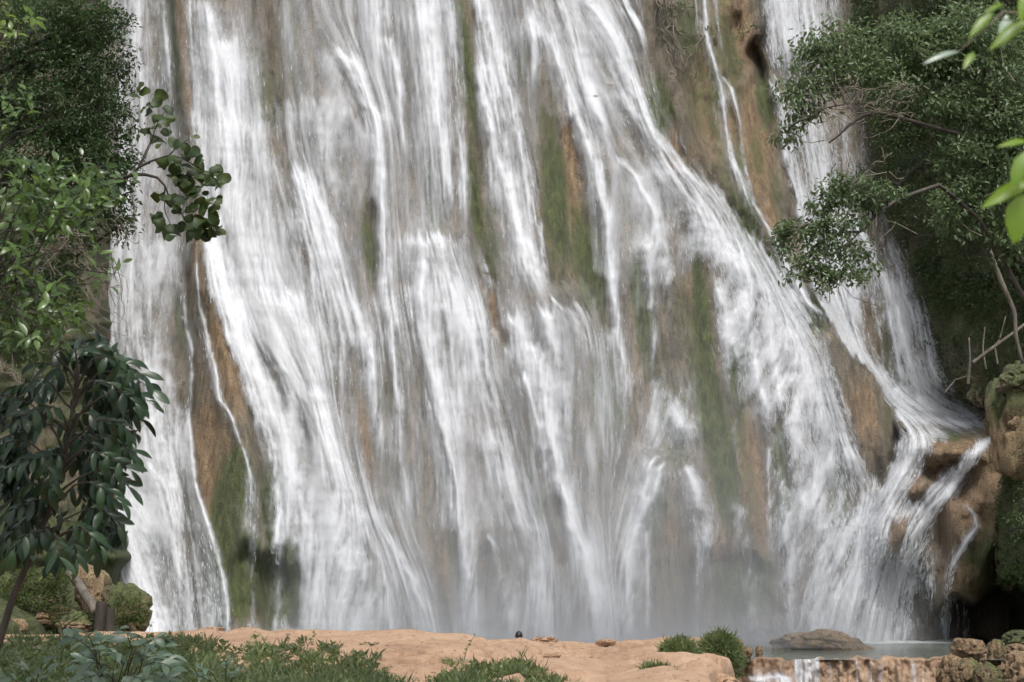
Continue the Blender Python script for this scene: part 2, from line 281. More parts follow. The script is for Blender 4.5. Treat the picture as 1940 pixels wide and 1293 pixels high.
# traced streams: points (px, py, half width, strength)
ST = [
 # left fall
 [(258,-40,26,.8),(258,120,24,.75),(250,300,22,.6),(240,480,22,.55),(235,620,30,.5),(245,760,30,.5)],
 [(302,-40,3,.5),(316,100,4,.6),(322,190,4,.5),(328,300,5,.3)],
 [(290,440,30,.45),(285,600,30,.45),(290,740,34,.5),(310,820,40,.8),(325,880,40,.8),(350,1000,40,.5),(375,1190,44,.4)],
 [(270,640,10,.5),(275,800,20,.6),(250,880,24,.8),(222,933,26,1.2),(240,1000,38,1.3),(268,1080,48,1.3),(300,1170,56,1.25),(315,1236,60,1.2)],
 [(341,535,3,.5),(352,620,3,.6),(363,663,4,.7),(363,722,5,.8),(357,790,7,.9),(345,850,12,.9),(340,900,20,.7)],
 [(357,800,4,.7),(366,911,4,.8),(395,1010,4,.75),(417,1076,4,.8),(432,1150,4,.8),(434,1200,4,.6)],
 [(262,870,10,.7),(300,900,20,.8),(330,980,18,.6),(350,1100,16,.5),(360,1190,16,.6)],
 # trickles on the bare rib
 [(371,450,2.5,.5),(375,578,3,.75),(395,650,6,.95),(410,714,6,.9),(414,757,5,.9),(433,782,3.5,.9),(454,833,3,.8),(471,888,4,.85),(478,940,9,.8),(482,1010,9,.7),(480,1080,6,.35),(482,1160,6,.25),(484,1215,9,.3)],
 [(505,790,5,.6),(514,858,6,.8),(522,918,6,.8),(527,999,7,.75),(530,1080,5,.4),(530,1190,6,.25)],
 [(398,690,2,.5),(415,760,2,.5),(430,800,2,.3)],
 # main fall
 [(356,-40,8,.55),(366,150,10,.55),(380,300,14,.5),(394,420,8,.5)],
 [(384,0,6,.5),(392,40,13,.95),(403,100,15,.9),(410,193,13,.8),(418,309,15,.75),(408,400,18,.7),(402,467,14,.95),(424,548,18,1),(458,650,18,1),(497,756,20,.95),(538,858,22,.8),(556,939,28,.75),(575,1020,26,.6),(600,1190,30,.6)],
 [(425,60,14,.6),(440,150,16,.6),(452,260,18,.6),(455,400,30,.6),(470,500,34,.8),(490,600,28,.95),(516,654,30,1.1),(570,727,30,1),(606,812,26,.95),(636,900,28,.95),(665,973,34,1),(660,1060,44,1.05),(655,1150,54,.95),(655,1236,60,.9)],
 [(520,540,16,.8),(548,585,18,.9),(560,640,20,.7),(590,720,18,.6)],
 [(548,300,20,.5),(572,360,16,1.05),(585,420,24,1.05),(600,480,26,.95),(612,540,28,.8),(640,640,34,.65),(650,760,34,.5)],
 [(598,366,6,.8),(622,430,10,.95),(645,500,9,.95),(668,570,9,.85),(690,620,8,.8),(704,680,7,.8),(713,748,7,.6),(721,875,8,.5)],
 [(470,220,30,.45),(480,340,24,.4)],[(530,180,24,.5),(540,300,24,.4)],[(600,170,24,.4),(610,300,20,.4),(640,400,14,.4)],
 [(708,-40,22,.6),(712,60,18,.6),(718,130,14,.5)],
 [(640,80,10,.4),(656,110,14,.85),(676,140,13,.85),(692,193,13,.9),(712,226,12,1.0),(720,290,9,.95),(720,367,8,1),(727,464,8,1),(728,560,10,.8),(740,610,12,.95),(745,680,9,.9),(752,760,7,.7),(760,880,6,.4),(775,1000,10,.3)],
 [(735,60,6,.7),(747,135,8,.85),(756,180,7,.8),(762,240,6,.5),(775,320,8,.3)],
 [(690,290,12,.4),(660,200,20,.5)][::-1],
 [(805,-40,16,.65),(818,97,15,.65),(824,174,13,.65),(836,232,13,.7),(843,329,13,.65),(847,425,16,.7)],
 [(843,-40,7,.6),(859,77,7,.7),(870,193,6,.65),(874,290,6,.6),(882,387,6,.5),(886,430,5,.3)],
 [(826,430,22,.95),(832,460,30,1),(850,520,32,.95),(878,580,26,1.05),(893,620,20,1.0),(905,680,16,.85),(920,760,18,.75),(945,850,20,.6),(975,950,24,.6),(1005,1010,22,.6),(1020,1080,16,.6),(1026,1200,18,.6)],
 [(802,480,7,.95),(798,530,7,.8),(800,600,9,.75),(812,650,9,.95),(822,720,12,1.0),(834,780,14,1.05),(846,840,10,1),(860,900,9,.95),(872,1000,10,.85),(880,1057,11,.7),(888,1184,11,.7),(890,1236,12,.6)],
 [(758,530,10,.5),(775,580,9,.7),(790,630,8,.85),(803,690,8,.8)],
 [(846,560,14,.6),(850,660,16,.5),(865,760,22,.6),(890,860,24,.5)],
 [(905,-40,12,.6),(922,80,18,.95),(930,150,22,1),(944,232,15,1),(957,309,11,1),(972,387,10,1),(986,460,12,1),(1000,520,16,.95),(1030,560,12,.7)],
 [(940,80,8,.7),(955,155,9,.9),(976,224,9,.9),(995,309,8,.9),(1011,387,8,.9),(1030,495,8,.9),(1036,550,10,.9)],
 [(925,280,4,.4),(930,330,5,.5),(936,400,6,.3)],
 [(918,500,3,.5),(930,530,5,.9),(938,560,6,.8),(948,620,7,.6),(966,700,8,.5)],
 [(968,575,12,.8),(980,640,12,.6),(985,690,8,.6)],
 [(1000,640,8,.8),(1018,680,12,1),(1030,760,11,.95),(1043,830,10,1),(1060,900,9,.95),(1073,950,9,.9),(1085,1000,12,.95),(1110,1045,13,.9),(1127,1113,15,.85),(1143,1204,17,.85),(1146,1236,17,.8)],
 [(985,700,6,.8),(997,730,6,.8),(1015,790,6,.75),(1032,870,7,.6),(1050,960,9,.4)],
 [(1040,562,18,1),(1070,575,22,.8),(1098,600,20,.65),(1112,640,20,.5),(1120,700,24,.4)],
 [(1035,570,8,.9),(1045,640,12,.8),(1058,700,12,.7),(1068,800,18,.5),(1080,880,18,.4)],
 [(1006,-40,5,.6),(1010,20,6,.8),(1017,55,13,.95),(1020,90,14,.55),(1010,190,10,.3)],
 [(1028,40,5,.7),(1040,50,5,.85),(1052,89,6,.95),(1068,147,6,.95),(1091,209,8,1),(1114,263,8,1),(1131,325,8,1),(1144,387,9,.95),(1150,450,9,.95),(1156,500,9,.95),(1167,578,8,.95),(1176,654,7,.9),(1186,720,9,.6),(1192,800,12,.4)],
 [(1075,182,2,.5),(1079,217,2.5,.6),(1090,300,2.5,.4),(1102,348,2,.3)],
 [(1060,-40,20,.65),(1080,40,18,.6),(1095,120,18,.5),(1110,170,14,.6),(1130,215,8,.8),(1147,240,6,.7),(1160,280,8,.5)],
 [(1100,-40,10,.8),(1116,8,9,.95),(1139,31,9,.95),(1162,70,11,1),(1178,104,13,1),(1193,155,15,1.05),(1213,217,15,1.1),(1236,256,16,1.1),(1262,296,20,1.05),(1290,335,26,1.05),(1330,385,34,1),(1372,440,38,1),(1402,490,36,1.05),(1435,535,34,.9),(1475,590,32,.85),(1508,650,30,.9),(1538,714,26,1),(1562,782,26,1),(1590,833,24,.95),(1625,888,18,.9),(1655,925,14,.8)],
 [(1290,310,10,.7),(1330,350,18,.75),(1368,388,16,.6),(1392,420,12,.3)],
 [(1170,-40,14,.6),(1185,20,14,.8),(1208,50,12,.85),(1222,85,10,.7),(1226,110,10,.3)],
 [(1158,160,4,.6),(1175,182,6,.7),(1195,215,7,.6),(1212,260,9,.4)],
 [(1122,162,4,.5),(1140,225,5,.6),(1150,260,5,.5)],
 [(1155,292,12,.95),(1176,304,8,.9),(1205,336,7,.9),(1228,376,7,.9),(1246,415,7,.8),(1262,480,9,.5),(1272,560,8,.3)],
 [(1146,296,7,.9),(1140,320,6,.85),(1144,367,7,.7),(1152,425,8,.6)],
 [(1228,440,8,.4),(1231,475,10,.7),(1234,540,9,.55),(1236,620,8,.5),(1239,790,7,.5),(1243,850,7,.7)],
 [(1262,470,5,.4),(1270,560,7,.35),(1275,660,8,.3),(1285,765,16,.65),(1296,810,18,.6),(1300,860,14,.6)],
 [(1244,852,7,.85),(1230,880,7,.9),(1216,931,10,.85),(1206,999,13,.9),(1190,1060,16,.75),(1188,1200,18,.6),(1188,1236,18,.6)],
 [(1268,862,6,.85),(1250,890,5,.85),(1242,915,6,.7),(1232,990,10,.4)],
 [(1292,864,7,.8),(1306,901,7,.75),(1322,945,13,.8),(1336,999,14,.65),(1344,1042,9,.5),(1352,1113,7,.35)],
 [(1222,1000,5,.5),(1228,1100,5,.45),(1228,1198,6,.4)],
 [(905,1010,5,.5),(898,1080,8,.5),(895,1180,10,.5)],[(918,1006,10,.6),(935,1030,7,.55),(950,1090,8,.45),(965,1180,12,.45)],
 [(680,990,6,.6),(700,1030,7,.9),(716,1060,6,.95),(733,1136,8,.85),(742,1236,8,.7)],
 [(730,1000,5,.6),(742,1020,8,.9),(764,1062,9,.95),(787,1108,11,.95),(807,1159,11,.95),(822,1210,12,.9)],
 [(1318,960,5,.5),(1322,1057,4,.5),(1321,1136,4,.35)],
 [(1400,940,8,.35),(1408,1010,9,.45),(1418,1071,9,.35),(1425,1180,9,.2)],
 # right flank of the main fall
 [(1350,500,10,.6),(1356,544,12,.85),(1372,573,14,.9),(1384,620,13,.85),(1391,663,11,.75),(1390,727,7,.65),(1393,790,4,.6),(1397,854,3,.5),(1398,900,2,.3)],
 [(1400,540,10,.9),(1415,590,11,.75),(1420,640,11,.7),(1432,700,12,.75),(1444,748,11,.75),(1452,790,8,.5),(1462,840,8,.3)],
 [(1440,560,12,.8),(1454,610,11,.85),(1466,663,12,.85),(1474,727,9,.75),(1490,790,7,.75),(1503,830,9,.85),(1514,885,11,.9),(1520,950,13,.8),(1530,1010,12,.6)],
 [(1510,700,10,.7),(1505,760,13,.7),(1512,820,14,.75),(1545,900,11,.8),(1553,959,12,.9),(1561,1032,13,.95),(1548,1113,11,.9),(1540,1186,9,.8),(1538,1236,9,.7)],
 [(1477,880,5,.5),(1484,930,6,.65),(1489,974,9,.75),(1495,1058,9,.65),(1499,1142,6,.4)],
 [(1580,830,12,.7),(1586,911,7,.6),(1596,960,7,.7),(1602,1003,9,.85),(1597,1058,9,.7),(1592,1110,10,.6)],
 [(1455,850,3,.5),(1458,960,3,.5),(1462,1040,3,.4)],
 # twin rivulet on the bare wall
 [(1335,-40,5,.8),(1336,0,5,.85),(1340,77,5,.85),(1355,135,5,.9),(1371,186,5,.9),(1375,232,4,.8),(1386,290,4.5,.85),(1406,340,5,.9),(1417,379,5,.85),(1424,400,3,.6)],
 [(1367,143,3,.6),(1386,170,4,.8),(1402,232,4,.65),(1410,290,3.5,.65),(1421,348,3,.6),(1427,387,3.5,.8),(1440,408,4,.9),(1457,436,5,.9),(1470,465,6,.8),(1484,490,8,.95),(1503,536,8,.95),(1524,572,8,.95),(1550,592,8,.9),(1566,600,8,.8),(1583,627,8,.7)],
 [(1316,-40,2,.6),(1321,75,2.5,.6)],[(1350,-40,2.5,.7),(1363,77,2.5,.7),(1369,130,2,.6)],[(1376,240,2,.4),(1384,300,2,.4),(1402,360,2,.3)],
 # side gully fall
 [(1452,-40,8,.7),(1462,60,7,.6),(1466,140,5,.6)],[(1500,-40,22,.7),(1508,60,24,.7),(1514,138,26,.6)],[(1545,-40,16,.55),(1552,60,18,.5),(1556,135,16,.4)],[(1574,-40,5,.6),(1580,30,6,.55),(1588,70,5,.3)],
 [(1450,148,6,.8),(1466,172,8,.85),(1479,205,10,.85),(1484,270,12,.7),(1494,320,11,.85),(1506,360,10,.85),(1518,419,11,.85),(1532,480,14,.85),(1550,535,18,.95),(1572,580,22,1.05),(1598,625,20,1.1),(1626,675,20,1.1),(1668,716,22,1.05),(1712,750,34,1.05),(1762,774,46,1.1),(1816,786,50,1.1),(1856,796,40,1.1),(1888,812,16,1)],
 [(1520,200,26,.45),(1540,300,26,.5),(1556,400,28,.55),(1580,500,28,.6),(1600,560,22,.65),(1618,620,14,.5)],
 [(1616,500,5,.6),(1619,530,5,.75),(1625,608,6,.6),(1632,660,6,.3)],
 [(1600,380,12,.4),(1635,449,6,.6),(1664,505,5,.65),(1700,582,6,.7),(1714,630,7,.7),(1726,676,6,.65),(1745,751,10,.6)],
 [(1660,440,20,.25),(1700,520,24,.3),(1735,620,26,.35),(1752,700,30,.45),(1766,772,34,.5)],
 [(1650,560,3,.35),(1668,640,3,.45),(1676,720,3,.4)],[(1676,540,3,.3),(1690,620,3,.4),(1708,730,3,.4)],
 [(1690,770,24,.9),(1750,792,40,.95),(1812,804,42,.95),(1866,816,22,.95)],
 # stepped cascade down to the pool
 [(1687,752,18,.9),(1700,790,18,.7),(1712,830,20,.8),(1714,868,22,1),(1700,905,22,1.05),(1672,941,26,1.1),(1650,985,30,1.05),(1640,1040,32,1),(1624,1100,36,.95),(1606,1167,42,.85),(1594,1236,46,.8)],
 [(1760,800,30,.6),(1745,830,22,.7),(1728,862,16,.9)],
 [(1886,812,14,.85),(1872,835,15,.9),(1842,858,14,.95),(1822,885,15,.95),(1806,911,18,1.05),(1784,940,20,1),(1756,970,18,1),(1738,1010,15,.95),(1722,1060,17,.9),(1712,1110,22,.75),(1702,1160,22,.65),(1694,1236,24,.6)],
 [(1690,955,12,.6),(1672,1000,12,.5),(1668,1080,14,.4),(1660,1180,18,.35)],
 [(1828,955,4,.5),(1845,975,4,.6),(1852,998,4,.7),(1832,1025,5,.8),(1812,1056,6,.8),(1800,1090,7,.7),(1795,1125,8,.7),(1791,1215,7,.65),(1791,1236,6,.6)],
 [(1813,1128,2,.55),(1815,1215,2,.5)],[(1824,1130,2,.5),(1828,1215,2,.5)],[(1832,1132,1.6,.4),(1836,1215,1.6,.4)],[(1765,1090,3,.5),(1766,1215,4,.4)],
]
VEIL = {
 -40: [(235,.85),(275,.6),(300,.4),(335,.03),(352,.1),(375,.5),(400,.5),(450,.38),(500,.45),(550,.5),(600,.45),(650,.45),(700,.6),(750,.45),(800,.55),(850,.3),(882,.05),(910,.35),(960,.5),(1000,.3),(1050,.5),(1100,.55),(1150,.5),(1200,.25),(1240,.0),(1300,0),(1430,0),(1450,.35),(1500,.55),(1560,.5),(1590,.3),(1625,0)],
 150: [(235,.75),(285,.45),(320,.3),(345,.03),(370,.45),(420,.6),(460,.55),(500,.4),(560,.5),(610,.45),(660,.55),(710,.6),(760,.4),(810,.5),(850,.35),(888,.05),(930,.55),(980,.4),(1020,.3),(1050,.15),(1090,.5),(1140,.5),(1190,.5),(1230,.18),(1260,.16),(1300,.02),(1440,0),(1460,.3),(1520,.5),(1580,.45),(1640,.1)],
 300: [(225,.6),(280,.5),(330,.4),(362,.06),(390,.45),(430,.6),(480,.45),(530,.45),(570,.5),(620,.5),(680,.4),(720,.5),(770,.32),(840,.45),(870,.3),(900,.05),(930,.3),(970,.4),(1010,.22),(1050,.05),(1085,.08),(1130,.35),(1170,.45),(1210,.4),(1240,.3),(1290,.2),(1340,.05),(1360,0),(1470,0),(1490,.5),(1540,.6),(1600,.5),(1650,.3),(1690,0)],
 450: [(210,.6),(260,.55),(310,.5),(345,.4),(372,.05),(395,.3),(440,.6),(500,.6),(545,.4),(600,.7),(650,.4),(690,.22),(720,.4),(760,.4),(790,.35),(830,.65),(870,.45),(900,.2),(930,.1),(960,.25),(1000,.4),(1050,.06),(1100,.06),(1140,.25),(1190,.35),(1230,.38),(1270,.22),(1310,.35),(1370,.5),(1420,.25),(1445,0),(1500,.2),(1515,.45),(1550,.6),(1600,.5),(1650,.5),(1690,.3),(1730,0)],
 600: [(185,.55),(260,.5),(310,.35),(340,.1),(380,.0),(410,.08),(450,.6),(500,.7),(540,.7),(580,.45),(620,.6),(670,.5),(710,.35),(760,.4),(800,.4),(850,.5),(890,.5),(930,.15),(960,.3),(1000,.5),(1040,.55),(1090,.5),(1120,.25),(1170,.3),(1210,.25),(1260,.22),(1300,.15),(1330,.0),(1370,.2),(1420,.4),(1470,.5),(1520,.4),(1560,.1),(1580,.7),(1620,.5),(1670,.32),(1720,.42),(1760,.35),(1800,0)],
 750: [(240,.45),(300,.4),(340,.22),(370,.0),(430,.0),(470,.35),(520,.65),(570,.65),(630,.5),(680,.32),(720,.35),(770,.38),(830,.5),(880,.5),(930,.4),(980,.32),(1020,.35),(1070,.45),(1110,.48),(1150,.42),(1200,.38),(1250,.28),(1300,.28),(1340,.03),(1390,.1),(1430,.15),(1480,.25),(1530,.45),(1570,.35),(1600,.0),(1660,0),(1690,.35),(1720,.4),(1760,.55),(1800,.3),(1850,.2),(1890,.1),(1900,0)],
 900: [(210,.7),(260,.65),(310,.7),(345,.5),(380,.02),(440,0),(500,.06),(540,.45),(590,.6),(640,.55),(690,.32),(730,.32),(790,.42),(840,.48),(880,.4),(930,.48),(980,.38),(1030,.28),(1080,.42),(1130,.42),(1180,.42),(1230,.36),(1270,.22),(1310,.32),(1360,.08),(1420,.03),(1470,.15),(1530,.4),(1590,.25),(1630,.45),(1665,0),(1690,.4),(1730,.3),(1790,.3),(1815,.3),(1850,0)],
 1050: [(240,.8),(290,.65),(340,.42),(390,.35),(430,.0),(480,.03),(540,.02),(575,.35),(620,.7),(670,.7),(720,.45),(770,.5),(820,.32),(860,.32),(910,.46),(960,.52),(1010,.4),(1050,.35),(1110,.55),(1150,.5),(1190,.46),(1230,.32),(1280,.2),(1330,.2),(1370,.06),(1420,.15),(1480,.22),(1530,.28),(1590,.35),(1640,.5),(1680,.1),(1720,.4),(1770,.05),(1850,0)],
 1236: [(270,.9),(330,.7),(380,.42),(430,.05),(480,.06),(540,.06),(580,.5),(640,.75),(690,.7),(740,.5),(800,.55),(850,.45),(900,.55),(960,.6),(1010,.58),(1060,.5),(1120,.62),(1180,.58),(1230,.45),(1290,.35),(1350,.3),(1420,.3),(1480,.3),(1540,.32),(1590,.5),(1640,.4),(1690,.35),(1740,.15),(1800,.05),(1850,0)],
}
# flow direction (dx/dy) from the traced streams
def flow_slope():
    gx = np.arange(150, 1940, 12.0); gy = np.arange(-60, 1260, 12.0); A, B = np.meshgrid(gx, gy)
    num = 0.10 * np.ones_like(A) * 0.02; den = 0.02 * np.ones_like(A)
    for s in ST:
        for (x0, y0, w0, i0), (x1, y1, w1, i1) in zip(s[:-1], s[1:]):
            L = max(1, int(abs(y1 - y0) / 30)); sl = np.clip((x1 - x0) / max(6.0, y1 - y0), -1.4, 1.0 if x0 < 1640 else 2.6)
            for k in range(L):
                f = (k + .5) / L; wgt = np.exp(-(((A - x0 - f * (x1 - x0)) / 34) ** 2 + ((B - y0 - f * (y1 - y0)) / 46) ** 2)) * (.2 + i0)
                num += sl * wgt; den += wgt
    return gx, gy, num / den
gx, gy, SL = flow_slope()
def bilin(gx, gy, F, x, y):
    fx = np.clip((x - gx[0]) / (gx[1] - gx[0]), 0, len(gx) - 1.001); fy = np.clip((y - gy[0]) / (gy[1] - gy[0]), 0, len(gy) - 1.001)
    ix = fx.astype(int); iy = fy.astype(int); fx -= ix; fy -= iy
    return (F[iy, ix] * (1 - fx) + F[iy, ix + 1] * fx) * (1 - fy) + (F[iy + 1, ix] * (1 - fx) + F[iy + 1, ix + 1] * fx) * fy
slope = bilin(gx, gy, SL, X, Y_)
dyr = SY[1] - SY[0]
S = np.empty_like(X); S[0] = SX
for r in range(1, len(SY)):
    S[r] = np.interp(SX - slope[r] * dyr, SX, S[r - 1])
    S[r] += (SX - S[r]) * 0.0015                     # slow relaxation keeps streak widths alive where streams diverge
# places the water leaves bare
BARE = [(.97, [(362,440),(385,440),(392,560),(420,620),(450,700),(476,790),(490,850),(498,880),(490,1040),(566,1040),(566,1180),(446,1190),(405,1020),(374,930),(362,800),(364,640),(352,520)]),
 (.95, [(1222,-60),(1440,-60),(1446,150),(1480,260),(1500,350),(1520,420),(1530,520),(1590,632),(1556,640),(1510,560),(1455,478),(1390,398),(1296,270),(1254,190),(1228,110)]),
 (.96, [(1562,642),(1592,632),(1640,693),(1692,768),(1706,832),(1692,882),(1664,925),(1640,880),(1612,800),(1592,720)]),
 (.93, [(1792,832),(1862,815),(1872,822),(1830,852),(1792,900),(1752,918),(1744,892)]), (.9, [(1688,990),(1722,984),(1712,1032),(1694,1052),(1680,1040)]), (.8, [(1728,914),(1764,908),(1750,938),(1722,948)]),
 (.95, [(1818,930),(1884,832),(1905,832),(1905,1240),(1846,1240),(1836,1140),(1770,1142),(1776,1080),(1800,1022),(1826,975)]),
 (.92, [(1312,490),(1345,500),(1354,600),(1376,760),(1392,900),(1376,1010),(1342,900),(1326,760),(1312,640)]), (.9, [(1405,820),(1445,850),(1456,1000),(1440,1060),(1405,1040)]), (.85, [(1378,640),(1400,700),(1410,820),(1396,900),(1384,800)]),
 (.92, [(1025,215),(1085,235),(1106,330),(1124,480),(1114,545),(1046,520),(1022,400)]), (.92, [(870,-60),(894,-60),(906,300),(920,450),(906,462),(890,300)]), (.75, [(684,380),(712,380),(717,560),(702,572),(688,480)]),
 (.85, [(925,480),(944,560),(960,660),(946,680),(930,600)]), (.8, [(1096,470),(1146,540),(1164,640),(1128,590)]), (.93, [(320,-60),(352,-60),(372,300),(385,450),(362,450),(350,300),(332,120)]), (.55, [(330,520),(352,620),(356,760),(336,770),(320,620)]),
 (.6, [(1212,520),(1228,520),(1234,760),(1214,780)]), (.6, [(1246,560),(1300,520),(1310,700),(1290,760),(1252,740)]), (.6, [(1340,1040),(1470,1050),(1480,1150),(1350,1150)]), (.6, [(1232,1000),(1310,1000),(1320,1200),(1236,1200)]), (.55, [(815,1000),(862,1010),(874,1200),(834,1200)]),
 (.6, [(1625,560),(1670,600),(1722,700),(1742,750),(1690,735),(1646,660)]), (.55, [(1040,860),(1062,960),(1078,1060),(1050,1080),(1030,960)]), (.5, [(500,30),(530,20),(540,260),(512,300)]), (.5, [(664,640),(690,700),(706,860),(690,900),(676,780)]), (.6, [(1462,760),(1488,820),(1500,920),(1476,900)]), (.55,[(1640,400),(1660,410),(1690,520),(1670,520)])]
def in_poly(P, x, y):
    r = np.zeros(x.shape, bool); n = len(P)
    for i in range(n):
        (xa, ya_), (xb, yb) = P[i], P[(i + 1) % n]
        c = ((ya_ > y) != (yb > y)) & (x < (xb - xa) * (y - ya_) / (yb - ya_ + 1e-9) + xa); r ^= c
    return r
wx = X + 16 * (fbm(X / 9, Y_ / 34, 191, 3) - .5); wy = Y_ + 50 * (fbm(X / 7, Y_ / 60, 193, 2) - .5)
bare = np.zeros_like(X)
film = .80 + .28 * fbm(S / 5, Y_ / 120, 195, 3)
for a_, P in BARE: bare = np.maximum(bare, np.minimum(a_ * film, .98) * in_poly(P, wx, wy))
for _ in range(6):
    bare[:, 1:-1] = (bare[:, :-2] + bare[:, 1:-1] + bare[:, 2:]) / 3; bare[1:-1] = (bare[:-2] + bare[1:-1] + bare[2:]) / 3
# veil
ys = sorted(VEIL); rows = np.array([np.interp(SX, [p[0] for p in VEIL[y]], [p[1] for p in VEIL[y]], left=0, right=0) for y in ys])
jit = 60 * (fbm(S / 14, Y_ / 400, 7, 2) - .5)
yy = np.clip(Y_ + jit, ys[0], ys[-1] - .01)
ri = np.clip(np.searchsorted(ys, yy, side='right') - 1, 0, len(ys) - 2); ya = np.array(ys, float)
fr = (yy - ya[ri]) / (ya[ri + 1] - ya[ri]); ci = np.broadcast_to(np.arange(len(SX)), X.shape)
veil = rows[ri, ci] * (1 - fr) + rows[ri + 1, ci] * fr
# streak textures that run with the flow
gS = np.abs(np.gradient(S, SX, axis=1)); calm = 1 / (1 + np.clip(gS / 2.2 - .6, 0, None) ** 2)
Yw = Y_ + 150 * fbm(S / 15, Y_ / 700, 99, 2)
wide = fbm(S / 30, Yw / 260, 101, 3); med = fbm(S / 10 + 1.2 * (wide - .5), Yw / 95, 111, 3); fin = fbm(S / 3.4, Yw / 44, 121, 3)
puff = fbm(S / 40 + .3 * (wide - .5), Yw / 110, 131, 4); chopn = fbm(S / 5.0, Y_ / 13, 141, 3)
med = .5 + (med - .5) * calm; fin = .5 + (fin - .5) * calm; chopn = .5 + (chopn - .5) * calm
strk = .56 * wide + .34 * med + .10 * fin
strk = (strk - .5) * 2.5 + .5
veil = veil * (1 - bare) * (1 - .34 * np.exp(-((X - 1350) / 120) ** 4 - ((Y_ - 900) / 330) ** 4)) * (1 - .25 * np.exp(-((X - 1180) / 70) ** 2 - ((Y_ - 560) / 120) ** 2))
veil_d = .84 * veil * np.clip(.30 + 1.0 * strk, .03, 1.6) * (.66 + .66 * puff)
strm = np.zeros_like(X); core = np.zeros_like(X)
for si, s in enumerate(ST):
    a = np.array(s, float)
    if a[-1, 1] >= 1130: a = np.vstack([a, a[-1] + [0, 1250 - a[-1, 1], 0, 0]])
    y0, y1 = a[0, 1], a[-1, 1]
    r0, r1 = np.searchsorted(SY, y0 - 8), np.searchsorted(SY, y1 + 14)
    if r1 - r0 < 2: continue
    y = SY[r0:r1]; xc = np.interp(y, a[:, 1], a[:, 0]); w = np.interp(y, a[:, 1], a[:, 2]); I = np.interp(y, a[:, 1], a[:, 3])
    xc = xc + (fbm(y / 46, np.full_like(y, si * 3.7), 151, 3) - .5) * np.clip(w, 3, 14) * 1.3
    w = w * (.75 + .5 * fbm(y / 60, np.full_like(y, si * 5.1), 161, 2))
    I = I * sstep(y0 - 8, y0 + 4, y) * (1 - sstep(y1 - min(60, .5 * (y1 - y0)), y1 + 12, y) * (y1 < 1190))
    w = np.maximum(w, 1.5)
    c0 = max(0, np.searchsorted(SX, (xc - 5 * w).min())); c1 = np.searchsorted(SX, (xc + 4 * w).max())
    if c1 - c0 < 2: continue
    d = (SX[None, c0:c1] - xc[:, None]) / w[:, None]
    # the right-hand rim of a leaping stream is crisp, its tail soft
    I = I * (.72 + .5 * fbm(y / 38, np.full_like(y, si * 7.7), 181, 3))
    lean = np.where(d > 0, 2.0, 3.4)
    p = (.60 * np.exp(-np.abs(d / 1.15) ** 2) + .40 * np.exp(-(d / lean) ** 2)) * I[:, None] * (.72 + .56 * med[r0:r1, c0:c1])
    jy = (y[:, None] - y0) - 34 * fbm(S[r0:r1, c0:c1] / 5, np.full((1, 1), si * 2.3), 171, 2) * (y0 > 0) * (w[:, None] > 4.5)
    p = p * sstep(-10, 12, jy)
    if not (max(a[:, 2]) <= 12 and min(a[:, 0]) > 1300 or max(a[:, 2]) <= 18 and max(a[:, 0]) < 545): p = p * (1 - np.minimum(1, 1.1 * bare[r0:r1, c0:c1]))
    strm[r0:r1, c0:c1] = 1 - (1 - strm[r0:r1, c0:c1]) * (1 - np.clip(p, 0, .985))
tex = np.clip(.5 + (.30 * (wide - .5) + .48 * (med - .5) + .34 * (fin - .5) + .28 * (chopn - .5)) * 2.2, 0, 1)
sd_ = strm * (.62 + .46 * tex) + .42 * (tex - .5) * np.sqrt(np.clip(strm, 0, 1))
dens = 1 - (1 - np.clip(veil_d, 0, .97)) * (1 - np.clip(sd_ * .93, 0, .97))
dens = np.clip(dens, 0, 1); dens = .66 * dens + .34 * sstep(.14, .86, dens)
chop = np.interp(X, [200, 420, 600, 900, 1150, 1300, 1500, 1900], [.35, .40, .26, .25, .26, .45, .62, .65]) * (.6 + .8 * puff)
chop = chop * (1 - .35 * sstep(.55, .95, dens))
cgx = np.arange(140, 1960, 7.0); cgy = np.arange(-80, 1270, 10.0); cg = cliff_depth(*np.meshgrid(cgx, cgy), False)
for _ in range(3):
    cg[:, 1:-1] = (cg[:, :-2] + 2 * cg[:, 1:-1] + cg[:, 2:]) / 4; cg[1:-1] = (cg[:-2] + 2 * cg[1:-1] + cg[2:]) / 4
depth = bilin(cgx, cgy, cg, X, Y_)
thick = .20 + .10 * dens + .22 * strm + .06 * (wide - .5)
WP = at(X, Y_, depth - thick)
nr, nc = X.shape
keep = (dens[:-1, :-1] + dens[1:, 1:] + dens[1:, :-1] + dens[:-1, 1:]) > .10
fx = (X[:-1, :-1] + X[1:, 1:]) / 2; fy = (Y_[:-1, :-1] + Y_[1:, 1:]) / 2
ribx = poly_x([(335, -50), (345, 200), (366, 450), (372, 640), (382, 820), (412, 1000), (446, 1100), (448, 1240)], fy)
edge = poly_x([(1295, -50), (1300, 150), (1320, 250), (1412, 402), (1470, 500), (1530, 588), (1590, 634), (1640, 700)], fy)
silx = poly_x(SIL, fy)
reg = np.full(fx.shape, 0)
reg[fx < ribx] = 1
reg[(fx > edge) & (fx <= silx - 2) & (fy < 640)] = 2
reg[(fx > silx - 2)] = 3
shelf = np.interp(fx, [1600, 1690, 1790, 1890, 1960], [716, 762, 800, 806, 806])
reg[(fx > silx - 2) & (fy > shelf)] = 4
WLAB = {0: 'broad white waterfall curtain fanning out over the bulging middle of the cliff', 1: 'narrow veil of water beside the dark small-leaved tree, ending in thick white foam',
        2: 'pair of thin rivulets trickling down the bare brown rock wall', 3: 'side fall in the shaded gully behind the overhanging branches', 4: 'stepped cascade tumbling between orange rocks into the green pool'}
